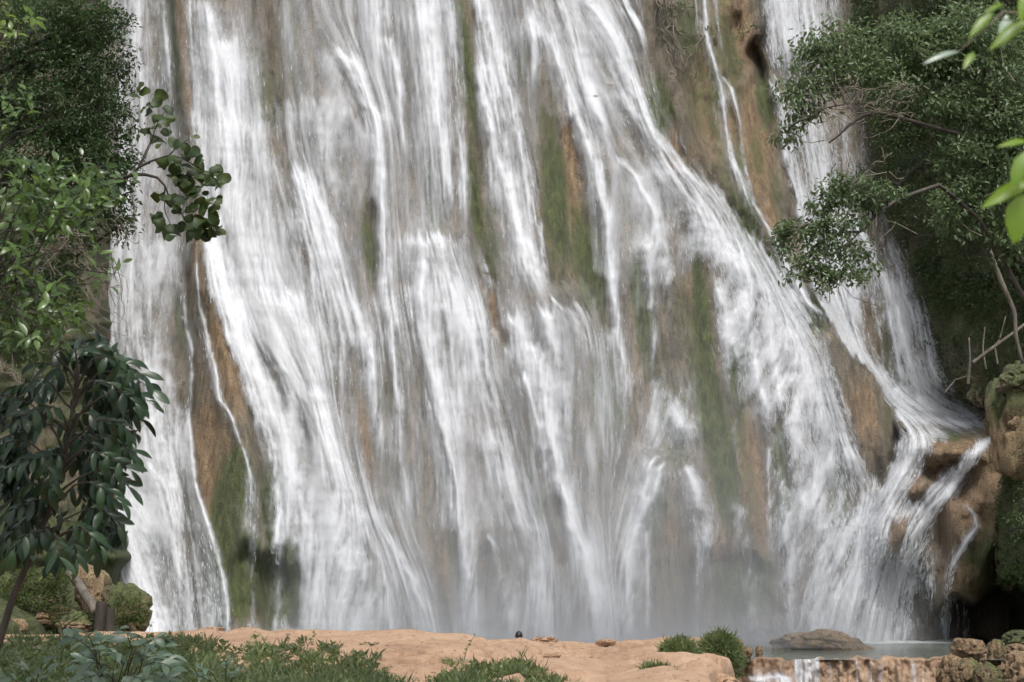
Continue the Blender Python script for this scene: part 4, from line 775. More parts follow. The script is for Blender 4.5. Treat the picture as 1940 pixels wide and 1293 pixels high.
def curve(p0, p1, n=8, sag=0.0, wob=.06, rr=rng):
    p0, p1 = np.asarray(p0, float), np.asarray(p1, float); t = np.linspace(0, 1, n)[:, None]; d = np.linalg.norm(p1 - p0)
    w = np.cumsum(rr.normal(size=(n, 3)), 0); w = (w - t * w[-1]) * wob * d / n ** .5; w[0] = 0
    return p0 + (p1 - p0) * t + w + np.array([0, 0, sag * d]) * (4 * t * (1 - t))
def pxline(l, Y):                                   # polyline traced on the photo at distance(s) Y, smoothed
    a = np.array(l, float); Ys = np.broadcast_to(np.asarray(Y, float), (len(a),)); t = np.linspace(0, len(a) - 1, 4 * len(a)); i = np.arange(len(a))
    return at(np.interp(t, i, a[:, 0]), np.interp(t, i, a[:, 1]), np.interp(t, i, Ys))
# single leaves that are objects of their own share a few meshes
def leaf_mesh(name, outline, fold=.18, droop=.25, segs=6, wave=0.0, seed=0):
    """outline: half width along the leaf (0..1); unit length along +Y, upper side +Z"""
    rr = np.random.default_rng(seed); t = np.linspace(0, 1, segs + 1); o = np.array(outline, float); w = np.interp(t, o[:, 0], o[:, 1])
    z = -droop * t ** 1.8; yv = np.sqrt(np.clip(1 - (droop * t) ** 2, .2, 1)) * t
    tw = wave * np.sin(t * 9 + rr.random() * 6)
    L = np.stack([-w, yv, z + fold * w + tw * w], -1); C = np.stack([0 * w, yv, z], -1); R = np.stack([w, yv, z + fold * w - tw * w], -1)
    P = np.concatenate([L, C, R]); n = segs + 1; F = []
    for i in range(segs): F += [[i, i + 1, n + i + 1, n + i], [n + i, n + i + 1, 2 * n + i + 1, 2 * n + i]]
    me = mesh(name, P, F, True); return me
ELL = [(0, .02), (.12, .10), (.35, .19), (.6, .18), (.82, .10), (.95, .04), (1, .0)]
LONG = [(0, .015), (.12, .075), (.35, .145), (.65, .158), (.85, .095), (1, .0)]
ROUND = [(0, .10), (.10, .30), (.3, .44), (.55, .47), (.8, .36), (.94, .18), (1, .06)]
def leaf_obj(me, parent, base, tip_dir, normal, length, width=1.0, name='leaf'):
    o = bpy.data.objects.new(name, me); COL.objects.link(o); o.parent = parent
    a = Vector(tip_dir).normalized(); n = Vector(normal); s = a.cross(n)
    if s.length < 1e-4: s = a.orthogonal()
    s.normalize(); n = s.cross(a)
    M = Matrix((s * length * width, a * length, n * length)).transposed().to_4x4()
    M.translation = Vector(base) - (parent.location if parent else Vector())
    o.matrix_local = M; return o
def joined_leaves(name, parent, me, mat, items):
    """items: (base, tip_dir, normal, length, width) -> one mesh of copies of a leaf"""
    n0 = len(me.vertices); co = np.empty(n0 * 3); me.vertices.foreach_get('co', co); co = co.reshape(-1, 3)
    fc = np.array([list(p.vertices) for p in me.polygons]); Vs, Fs = [], []
    for k, (b, d, n_, L, W) in enumerate(items):
        d = unit(np.asarray(d, float)); sd_ = unit(np.cross(d, np.asarray(n_, float))); nn = np.cross(sd_, d)
        Vs.append(np.asarray(b) + co[:, :1] * sd_ * L * W + co[:, 1:2] * d * L + co[:, 2:] * nn * L); Fs.append(fc + k * n0)
    var = np.repeat(np.random.default_rng(len(items)).random(len(items)), n0)
    o = link(name, mesh(name, local(parent, np.vstack(Vs)), np.vstack(Fs), True, {'var': var}), parent, mat); o['kind'] = 'stuff'; return o
def with_mat(me, mat): me.materials.append(mat); return me

# ---------------------------------------------------------------- dark small-leaved tree on the bank
M_DARKLEAF = leaf_material('small_dark_leaf', (.013, .030, .009), (.072, .122, .038), .42, .4, .25)
r1 = np.random.default_rng(11)
tree = empty('broadleaf_tree', at(-140, 1270, 21.5)); tag(tree, 'dense dark tree of tiny leaves hanging over the narrow veil of water', 'tree')
YB = 20.5
BL = [(60, 60, 110, 90), (150, 50, 80, 66), (205, 40, 40, 50), (205, 110, 44, 50), (110, 190, 110, 90), (205, 205, 52, 66), (60, 300, 110, 90), (180, 320, 70, 76), (232, 300, 30, 60), (120, 420, 100, 76), (215, 385, 40, 52), (60, 520, 90, 80), (130, 560, 44, 60), (40, 640, 60, 60), (225, 430, 24, 30), (20, 160, 60, 90), (160, 130, 70, 60), (150, 260, 70, 60)]
cc, dd = crown_points(BL, YB, 1.1, 15.5, 1, .1, r1, .25)
lines = [(pxline([(-140, 1270), (-120, 1000), (-90, 760), (-40, 520), (20, 300), (60, 120)], [21.5, 21.5, 21.4, 21.2, 21, 20.8]), np.linspace(.16, .05, 24))]
for x, y, rx, ry in BL:
    s = at(-40, min(640, y + 120), 21.1); e = at(x, y, YB); lines.append((curve(s, e, 8, .05, .12, r1), np.linspace(.05, .012, 8)))
tubes('trunk', tree, M_BARKD, lines, 6)
tw = []
for i in r1.choice(len(cc), 110, False):
    e = cc[i]; s = e + np.array([-.35, .3, -.25]) * r1.random(3) * 2.2; tw.append((curve(s, e, 5, .03, .15, r1), np.linspace(.008, .003, 5)))
tubes('twigs', tree, M_TWIG, tw, 3)['kind'] = 'stuff'
foliage('crown', tree, M_DARKLEAF, cc, dd, 22, .085, .078, .030, r1)
# dangling dry twigs under the crown
tw = []
for x0, y0, x1, y1 in [(170, 470, 235, 560), (180, 490, 212, 640), (190, 500, 215, 570), (150, 430, 60, 500), (140, 440, 30, 520), (120, 420, 160, 480), (100, 470, 20, 530), (60, 470, 130, 560), (20, 500, 150, 460), (160, 500, 230, 610), (30, 540, 110, 600), (205, 420, 255, 450), (60, 700, 130, 720), (10, 690, 90, 740)]:
    for k in range(5):
        j = r1.normal(size=4) * 12; tw.append((curve(at(x0 + j[0], y0 + j[1], 19.2), at(x1 + j[2], y1 + j[3], 19.0), 9, -.08, .22, r1), np.linspace(.008, .003, 9)))
tubes('dry_twigs', tree, M_TWIG, tw, 3)['kind'] = 'stuff'

# ---------------------------------------------------------------- branch with big round leaves
M_ROUND = leaf_material('round_leaf', (.016, .032, .009), (.062, .090, .018), .5, .3, .18, by='obj')
sg = empty('round_leaved_tree', at(-80, 1260, 21.4)); tag(sg, 'branch of big round leathery leaves reaching out across the narrow veil of water', 'tree')
YS = 19.0
ln = [(pxline([(-80, 1260), (-70, 1000), (-20, 700), (90, 450), (190, 350), (250, 332)], [21.4, 21.4, 21.2, 21.0, 20.4, YS]), np.linspace(.09, .024, 24)),
      (pxline([(248, 334), (262, 318), (285, 306), (320, 295), (345, 300)], YS), np.linspace(.022, .010, 20)),
      (pxline([(248, 331), (275, 331), (298, 337), (312, 352), (318, 368), (340, 400), (360, 430)], YS - .1), np.linspace(.026, .007, 28)),
      (pxline([(262, 318), (275, 290), (288, 262), (300, 230), (320, 200)], YS), np.linspace(.012, .004, 20)), (pxline([(268, 312), (285, 275), (292, 255)], YS), np.linspace(.010, .004, 12)),
      (pxline([(312, 352), (312, 400), (325, 430)], YS), np.linspace(.010, .004, 12)), (pxline([(320, 295), (340, 275), (360, 262)], YS), np.linspace(.010, .004, 12)), (pxline([(345, 300), (380, 320), (410, 335)], YS), np.linspace(.010, .004, 12))]
tubes('trunk', sg, M_BARKD, ln, 6)
r2 = np.random.default_rng(22)
RM = [with_mat(leaf_mesh('round_leaf', [(a_, b_ * (.8 + .08 * i) * (1 + .12 * sin(7 * a_ + i))) for a_, b_ in ROUND], .05 + .16 * i, .1 + .13 * i, 7, .16, i), M_ROUND) for i in range(5)]
PT = [(165,683),(262,455),(255,495),(300,530),(325,575),(240,590),(270,580),(312,588),(230,640),(300,650),(250,690),(258,710),(240,620),(290,650),(320,690),(440,675),(440,735),(450,780),(395,755),(350,715),(345,790),(390,740),(285,810),(320,800),(365,880),(395,830),(450,820),(500,845),(545,838),(580,880),(550,905),(480,905),(430,860),(350,890),(250,950),(300,965),(345,960),(410,950),(450,960),(500,950),(555,980),(530,1020),(475,1040),(400,1030),(350,1000),(380,1050),(440,1090),(480,1090),(530,1085),(420,1100),(300,1145),(350,1140),(400,1165),(460,1130),(520,1130),(490,1150),(535,1130),(265,1050),(230,1050),(265,1112),(310,1110),(430,930),(380,920),(330,850),(340,830),(300,600),(200,650),(215,560),(210,510),(180,540),(150,470),(190,450),(235,520),(160,420),(385,980),(425,1010),(465,1000),(505,1000),(440,1130),(500,1110),(470,1080),(400,880),(510,900),(460,870)]
for x, y in PT:
    for k in range(2 if y > 700 else 1):
        b = at(200 + x / 2.586 + r2.normal() * (2 + 6 * k), y / 2.586 + r2.normal() * (2 + 6 * k), YS + r2.normal() * .22)
        d = unit(np.array([r2.normal(), -.4 + .5 * r2.normal(), r2.normal() * .6 - .2])); n_ = unit(np.array([.3 * r2.normal(), -.9, .6 + .5 * r2.normal()]))
        L = .165 * (.6 + .75 * r2.random()); leaf_obj(RM[r2.integers(5)], sg, b - d * L * .5, d, n_, L, .9 + .2 * r2.random())

# ---------------------------------------------------------------- glossy shrubs at the left edge
M_GLOSSY = leaf_material('glossy_leaf', (.030, .064, .014), (.13, .21, .045), .30, .6, .30, by='obj')
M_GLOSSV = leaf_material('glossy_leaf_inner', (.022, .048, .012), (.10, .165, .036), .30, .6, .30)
M_LIME = leaf_material('lime_leaf', (.06, .12, .015), (.17, .25, .04), .32, .5, .38, by='obj')
GM = [with_mat(leaf_mesh('glossy_leaf', ELL, .2 + .1 * i, .2 + .15 * i, 6, .03, 40 + i), M_GLOSSY) for i in range(3)]
LM = [with_mat(leaf_mesh('lime_leaf', ELL, .2, .25, 6, .03, 50 + i), M_LIME) for i in range(2)]
def rosette_shrub(name, label, root, spots, Y, L, meshes, rr, nleaf=(5, 8), bark=M_BARKD, extra=0, exmat=None):
    sh = empty(name, root); tag(sh, label, 'shrub'); ln = []
    hub = at(-60, np.mean([s[1] for s in spots]) + 130, Y + .9)
    ln.append((curve(root, hub, 10, 0, .08, rr), np.linspace(.04, .02, 10)))
    for x, y in spots:
        c = at(x, y, Y + rr.normal() * .45); ln.append((curve(hub, c, 8, .05, .12, rr), np.linspace(.008, .003, 8)))
        m = rr.integers(*nleaf); a0 = rr.random() * 6
        fd = unit(np.array([.5, -.6, .55]) + .45 * rr.normal(size=3))
        s1 = unit(np.cross(fd, [0, 0, 1.])); s2 = np.cross(s1, fd)
        for k in range(m):
            a = a0 + k * 2.4; d = unit(.35 * fd + s1 * cos(a) + s2 * sin(a) + np.array([0, 0, -.15])); n_ = unit(fd + .35 * rr.normal(size=3) + np.array([0, 0, .5]))
            l = L * (.65 + .6 * rr.random()); leaf_obj(meshes[rr.integers(len(meshes))], sh, c + d * .01 + rr.normal(size=3) * .02, d, n_, l, .85 + .35 * rr.random())
    if extra:
        it = []
        for q in range(extra):
            x, y = spots[rr.integers(len(spots))]; c = at(x + rr.normal() * 22, y + rr.normal() * 20, Y + .25 + abs(rr.normal()) * .5)
            for w_ in range(4): it.append((c + rr.normal(size=3) * .05, unit(np.array([.4, -.3, -.1]) + rr.normal(size=3) * .8), unit(np.array([.2, -.6, .7]) + .5 * rr.normal(size=3)), L * (.6 + .6 * rr.random()), .85 + .3 * rr.random()))
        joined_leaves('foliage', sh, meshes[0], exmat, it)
    tubes('stem', sh, bark, ln, 5); return sh
r3 = np.random.default_rng(33)
SPOT = [(20,300),(60,312),(100,330),(150,335),(182,345),(30,340),(70,352),(112,360),(152,372),(190,382),(20,380),(60,392),(100,402),(140,412),(15,420),(50,430),(90,440),(120,425),(20,470),(60,480),(30,520),(62,530),(100,542),(20,560),(72,572),(120,602),(92,604),(40,600),(20,640),(60,640),(90,560),(132,590),(112,640),(45,365),(128,385),(80,325),(10,600),(160,355)]
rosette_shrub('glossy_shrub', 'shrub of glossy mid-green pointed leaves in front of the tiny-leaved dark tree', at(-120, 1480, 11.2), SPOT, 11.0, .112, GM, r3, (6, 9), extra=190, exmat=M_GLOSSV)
rosette_shrub('lime_shrub', 'yellow-green leafy twig poking out above the glossy shrub', at(-160, 1560, 10.2), [(15, 12), (35, 40), (52, 36), (8, 50), (62, 38), (25, 62), (4, 90), (18, 60)], 10.0, .095, LM, r3, (4, 7))
rosette_shrub('glossy_shrub', 'small spray of dark glossy leaves between the lime twig and the larger glossy shrub', at(-140, 1520, 10.8), [(18, 168), (52, 172), (22, 200), (58, 190), (15, 236), (36, 215), (5, 190)], 10.6, .11, GM, r3, (4, 7))
rosette_shrub('glossy_shrub', 'few bright leaves on a thin twig against the narrow veil of water', at(-60, 1520, 11.6), [(192, 474), (178, 462), (216, 508), (226, 500), (205, 535), (185, 520)], 11.4, .10, GM, r3, (3, 6))

# ---------------------------------------------------------------- drooping tree with long dark leaflets
M_DROOP = leaf_material('long_drooping_leaf', (.009, .024, .010), (.036, .072, .028), .32, .42, .12, by='obj')
DM = [with_mat(leaf_mesh('long_leaf', LONG, .22 + .12 * i, .25 + .12 * i, 7, .08, 60 + i), M_DROOP) for i in range(4)]
r4 = np.random.default_rng(44)
def sprays(parent, lst, Y, nl, L, meshes, rr, droop=.55, face=(.1, -.75, .6), spread=1.0, stem_mat=M_BARKD, sr=.006, Yj=.35):
    ln = []
    for x0, y0, x1, y1 in lst:
        Ya = Y + rr.normal() * Yj; Yb = Ya - .12 + rr.normal() * .2
        a, b = at(x0, y0, Ya), at(x1, y1, Yb); cv = curve(a, b, 8, .10, .03, rr); ln.append((cv, np.linspace(sr, sr * .4, 8)))
        ax = unit(b - a); side = unit(np.cross(ax, np.array(face)))
        for k in range(nl):
            f = .18 + .82 * k / (nl - 1); i = min(6, int(f * 7)); p = cv[i] + (cv[i + 1] - cv[i]) * (f * 7 - i)
            sg_ = (1 if k % 2 else -1) if k < nl - 1 else 0
            d = unit(ax * (.55 + .5 * f) + side * sg_ * .85 * spread + np.array([0, 0, -droop]) + .16 * rr.normal(size=3))
            n_ = unit(np.array(face) + .35 * rr.normal(size=3)); l = L * (.75 + .45 * rr.random())
            leaf_obj(meshes[rr.integers(len(meshes))], parent, p, d, n_, l, .85 + .4 * rr.random())
    return ln
dt = empty('drooping_tree', at(-55, 1405, 12.5)); tag(dt, 'slender tree with long dark drooping leaflets beside the mossy boulders', 'tree')
SPR = [(110,672,195,650),(150,662,250,678),(185,680,288,715),(200,705,302,738),(170,725,270,765),(130,705,60,690),(100,725,30,735),(180,765,282,795),(150,785,252,832),(120,775,40,795),(100,805,20,835),(190,825,266,862),(160,855,262,892),(130,865,60,875),(200,885,256,922),(160,915,238,952),(120,925,40,925),(100,945,20,970),(170,965,236,992),(130,985,200,1035),(100,995,60,1040),(80,965,10,1030),(150,1000,152,1060),(60,885,0,895),(60,765,-10,755),(220,745,302,765),(90,865,100,925),(200,795,266,822),(70,1005,20,1050),(140,825,200,872),(110,1010,120,1065),(180,1000,190,1050),(150,700,170,660),(60,840,-10,850)]
SPR = [(a * .95, b, c * .95, d) for a, b, c, d in SPR]
ln = sprays(dt, SPR, 12.5, 8, .195, DM, r4, .42, spread=1.2)
it = []
for q in range(120):
    x0, y0, x1, y1 = SPR[r4.integers(len(SPR))]; x0 += r4.normal() * 22; y0 += r4.normal() * 22
    a, b = at(x0, y0, 13.0 + abs(r4.normal()) * .3), at(x1 + r4.normal() * 16 - 12, y1 + r4.normal() * 20, 12.9); ax = unit(b - a)
    for k in range(7):
        p = a + (b - a) * (.1 + .8 * k / 7); sg_ = 1 if k % 2 else -1
        it.append((p, unit(ax * .7 + np.array([0, 0, -.75]) + np.array([sg_ * .5, 0, sg_ * .2]) + .2 * r4.normal(size=3)), unit(np.array([.1, -.75, .6]) + .4 * r4.normal(size=3)), .185 * (.75 + .45 * r4.random()), .85 + .4 * r4.random()))
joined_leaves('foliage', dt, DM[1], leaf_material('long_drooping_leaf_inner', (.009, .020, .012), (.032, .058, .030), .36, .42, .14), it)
tr = pxline([(-55, 1405), (-30, 1300), (0, 1212), (25, 1130), (60, 1050), (72, 1020), (100, 950), (125, 860), (140, 760), (150, 690)], 12.6)
ln.append((tr, np.linspace(.040, .014, len(tr))))
for x0, y0, x1, y1 in SPR:
    i = int(np.argmin(np.abs(tr[:, 2] - (at(x0, y0, 12.5)[2] - .25)))); ln.append((curve(tr[i], at(x0, y0, 12.5), 6, .03, .06, r4), np.linspace(.014, .007, 6)))
tubes('trunk', dt, M_BARKD, ln, 6)

# ---------------------------------------------------------------- trees on the right
M_RLEAF = leaf_material('bright_leaf', (.038, .068, .026), (.168, .228, .102), .42, .5, .32)
r5 = np.random.default_rng(55)
def tree_r(label, blob_list, Y, base, step, per, L, W, limbs, mat=M_RLEAF, seed=5, ntw=60, spread=.12, vhi=1.0):
    rr = np.random.default_rng(seed); t = empty('broadleaf_tree', base); tag(t, label, 'tree')
    cc, dd = crown_points(blob_list, Y, 1.0, step, 1, .1, rr, .3)
    ln = [(l, np.linspace(r0, r1_, len(l))) for l, r0, r1_ in limbs]
    allp = np.vstack([l for l, _, _ in limbs])
    for b in blob_list:
        e = at(b[0], b[1], b[4] if len(b) > 4 else Y); i = int(np.argmin(((allp - e) ** 2).sum(1))); s = allp[i]
        if np.linalg.norm(e - s) < 7: ln.append((curve(s, e, 8, .05, .12, rr), np.linspace(.03, .008, 8)))
    tubes('trunk', t, M_LIMB, ln, 7)
    tw = []
    for i in rr.choice(len(cc), min(ntw, len(cc)), False):
        e = cc[i]; tw.append((curve(e + rr.normal(size=3) * .4 + [.3, .2, -.1], e, 5, .02, .15, rr), np.linspace(.012, .004, 5)))
    tubes('twigs', t, M_TWIG, tw, 3)['kind'] = 'stuff'
    foliage('crown', t, mat, cc, dd, per, spread, L, W, rr, .5, .65, 0, vhi); return t
Yr_ = 29.0
main_tr = pxline([(2080, 1120), (2040, 900), (2010, 700), (1980, 500), (1930, 330), (1890, 200), (1850, 80)], [33, 32, 31, 30, 29.5, 29, 29])
limb1 = pxline([(1985, 520), (1900, 330), (1820, 255), (1735, 232), (1690, 219), (1660, 213), (1632, 220), (1606, 240), (1588, 258), (1570, 271)], [30, 29.5, 29, 28.8, 28.7, 28.6, 28.6, 28.5, 28.5, 28.5])
limb1b = pxline([(1660, 213), (1655, 200), (1640, 196), (1605, 197), (1560, 205), (1530, 225)], 28.5)
HBL = [(1560, 90, 48, 38), (1605, 75, 44, 34), (1530, 130, 30, 24), (1640, 130, 60, 46), (1720, 80, 70, 50), (1700, 160, 60, 40), (1790, 110, 80, 66), (1850, 55, 90, 66), (1905, 140, 70, 84), (1860, 220, 84, 70), (1785, 200, 52, 40), (1905, 320, 66, 80), (1815, 300, 52, 44), (1830, 390, 76, 54), (1925, 440, 50, 64), (1760, 120, 60, 60), (1950, 250, 50, 90), (1700, 60, 50, 26), (1590, 130, 44, 30), (1530, 190, 38, 34), (1500, 165, 22, 22), (1508, 218, 28, 26), (1482, 252, 20, 11), (1560, 160, 40, 24)]
tree_r('broad tree with bright small leaves leaning over the gully', HBL, Yr_, at(2080, 1120, 33), 20, 40, .125, .052, [(main_tr, .20, .06), (limb1, .055, .02), (limb1b, .03, .008)], seed=5, ntw=90, spread=.16)
HB2 = [(1750, 330, 50, 34), (1720, 290, 34, 24), (1770, 400, 60, 38), (1850, 480, 70, 38), (1690, 360, 34, 20), (1800, 350, 60, 36), (1880, 420, 60, 40), (1640, 335, 30, 18), (1620, 360, 28, 20)]
l2 = pxline([(2090, 900), (2000, 600), (1900, 430), (1830, 350), (1756, 309), (1722, 330), (1703, 348), (1692, 375)], [31, 31, 30.6, 30, 29.8, 29.8, 29.8, 29.8])
tree_r('lower tree of dull green leaves crowded beneath the broad bright tree', HB2, 30.0, at(2090, 900, 31), 17, 22, .095, .04, [(l2, .06, .03)], mat=leaf_material('dull_leaf', (.022, .040, .016), (.105, .145, .06), .45, .5, .25), seed=6)
HB3 = [(1640, 372, 30, 18), (1668, 392, 24, 14), (1690, 360, 26, 16), (1590, 345, 30, 16), (1475, 470, 20, 12), (1650, 350, 26, 16), (1580, 372, 40, 22), (1612, 380, 30, 18), (1545, 390, 22, 14), (1500, 438, 38, 20), (1478, 450, 20, 14), (1540, 425, 26, 14), (1580, 425, 46, 24), (1630, 420, 20, 14), (1565, 465, 36, 20), (1610, 470, 30, 20), (1530, 500, 28, 22), (1560, 520, 34, 20), (1600, 515, 36, 18), (1500, 525, 16, 10), (1560, 550, 18, 10), (1640, 480, 14, 10), (1622, 530, 18, 10), (1655, 500, 10, 8)]
l3 = pxline([(2080, 860), (1960, 600), (1860, 420), (1780, 350), (1700, 378), (1655, 412), (1640, 432), (1628, 440), (1596, 440), (1560, 455), (1540, 470)], [30, 29.5, 29, 28.4, 28, 27.8, 27.7, 27.6, 27.6, 27.5, 27.5])
l3b = pxline([(1628, 440), (1600, 470), (1580, 495), (1560, 520)], 27.5); l3c = pxline([(1596, 440), (1570, 420), (1540, 405), (1510, 430)], 27.5); l3d = pxline([(1580, 495), (1605, 510), (1630, 520), (1650, 502)], 27.5)
tree_r('leafy bough hanging in front of the side fall', HB3, 27.5, at(2080, 860, 30), 12.5, 20, .108, .046, [(l3, .055, .016), (l3b, .016, .005), (l3c, .014, .005), (l3d, .010, .004)], seed=7, ntw=40, spread=.10, vhi=.95)
# dead grey brushwood among the crowns
br = empty('dead_branch', at(1735, 235, 28.4)); tag(br, 'tangle of bare grey twigs below the broad bright crown', 'dead branch')
tw = []
for k in range(46):
    x0, y0 = 1600 + r5.random() * 150, 160 + r5.random() * 75; x1, y1 = x0 - 20 - r5.random() * 80, y0 - 30 + r5.random() * 70
    tw.append((curve(at(x0, y0, 28.2 + r5.normal() * .4), at(x1, y1, 28.0 + r5.normal() * .4), 8, .05, .2, r5), np.linspace(.012, .003, 8)))
for l in [[(1690, 290), (1676, 300), (1676, 308), (1660, 306), (1650, 314)], [(1670, 278), (1676, 300)], [(1684, 325), (1700, 340), (1712, 338)]]: tw.append((pxline(l, 28.6), .014))
tubes('twigs', br, M_TWIG, tw, 4)

# undergrowth on the slope
M_UNDER = leaf_material('undergrowth_leaf', (.018, .036, .012), (.10, .145, .05), .5, .4, .22)
n = 2600; ux = 1600 + r5.random(n) * 420; uy = -60 + 640 * r5.random(n) ** .9; e = ux - poly_x(HB, uy); ok = e > 8 + 30 * r5.random(n); ux, uy = ux[ok], uy[ok]
m = 420; vx = 1690 + r5.random(m) * 330; vy = 500 + 300 * r5.random(m); ok = (vx - poly_x(HB, vy)) > 14; vx, vy = vx[ok], vy[ok]
ux, uy = np.concatenate([ux, vx]), np.concatenate([uy, vy])
cc = at(ux, uy, hill_depth(ux, uy) - .15 - .35 * r5.random(len(ux)))
o = foliage('undergrowth', None, M_UNDER, cc, np.tile([[-.3, -.9, .2]], (len(cc), 1)), 18, .17, .125, .055, r5); tag(o, 'low leafy growth covering the shaded slope', 'undergrowth', kind='stuff')
# roots and fallen wood on the slope
for lab, l, Y, a, b_ in [('slim brown trunk slanting down the shaded slope', [(1872, 470), (1900, 540), (1922, 590), (1925, 640), (1938, 690)], 36.0, .07, .045), ('fallen brown branch propped on the slope', [(1843, 688), (1880, 660), (1925, 628), (1960, 600)], 38.4, .055, .04), ('short broken root standing upright on the slope', [(1834, 728), (1838, 680), (1836, 640)], 39.6, .05, .02), ('forked root beside the propped branch', [(1868, 700), (1862, 660), (1866, 620)], 39.0, .03, .015), ('thin pale root curving over the mossy slope', [(1790, 745), (1810, 720), (1835, 712), (1850, 720)], 41.5, .025, .012), ('knotted root hanging above the orange boulder', [(1890, 690), (1885, 660), (1895, 640), (1905, 600)], 38.0, .03, .015)]:
    l_ = pxline(l, Y); o = tubes('root', None, M_BARK, [(l_, np.linspace(a, b_, len(l_)))], 7); tag(o, lab, 'root')
# creeper on the overhanging rock
vr = np.random.default_rng(66); k = 420; gx_ = 1888 + 120 * vr.random(k) ** .8; gy_ = 835 + 275 * vr.random(k); gx_ = np.maximum(gx_, poly_x([(1925, 830), (1915, 880), (1895, 940), (1884, 1000), (1890, 1060), (1900, 1110)], gy_)); cc = at(gx_, gy_, outcrop_depth(gx_, gy_) - .1 - .25 * vr.random(k)); u = np.tile([[-.2, -.9, -.2]], (k, 1))
cr = foliage('creeper', None, leaf_material('creeper_leaf', (.02, .04, .01), (.12, .17, .05), .45, .45, .25), cc, u, 14, .10, .085, .05, vr); tag(cr, 'leafy green creeper spilling over the rock above the hollow', 'creeper', kind='stuff')
# dry brush and hanging roots on the bare upper wall
rt = []
for x0, y0, x1, y1 in [(1246, -20, 1252, 60), (1250, -10, 1244, 90), (1262, -10, 1272, 110), (1275, 60, 1290, 150), (1270, 45, 1330, 60), (1290, 90, 1272, 170), (1330, 70, 1300, 130), (1280, 0, 1265, 60), (1285, 100, 1310, 170), (1250, 60, 1290, 130)]:
    for q in range(3):
        j = r5.normal(size=4) * 5; d0, d1 = cliff_depth(x0, y0, False) - .25, cliff_depth(x1, y1, False) - .25; rt.append((curve(at(x0 + j[0], y0 + j[1], d0), at(x1 + j[2], y1 + j[3], d1), 10, -.05, .18, r5), np.linspace(.028, .008, 10)))
tag(tubes('hanging_roots', None, M_TWIG, rt, 4), 'dry roots hanging down the bare brown wall', 'roots', kind='stuff')
cx_ = np.array([1300, 1310, 1290, 1340, 1265, 1420, 1405, 1395, 1348, 1280]); cy_ = np.array([4, 12, 8, 60, 20, 50, 62, 120, 52, 2])
cc = at(cx_, cy_, cliff_depth(cx_, cy_, False) - .3); o = foliage('wall_fern', None, M_RLEAF, cc, np.tile([[0, -1, .2]], (10, 1)), 26, .16, .12, .05, r5); tag(o, 'small green plants rooted in cracks of the bare upper wall', 'plants', kind='stuff')
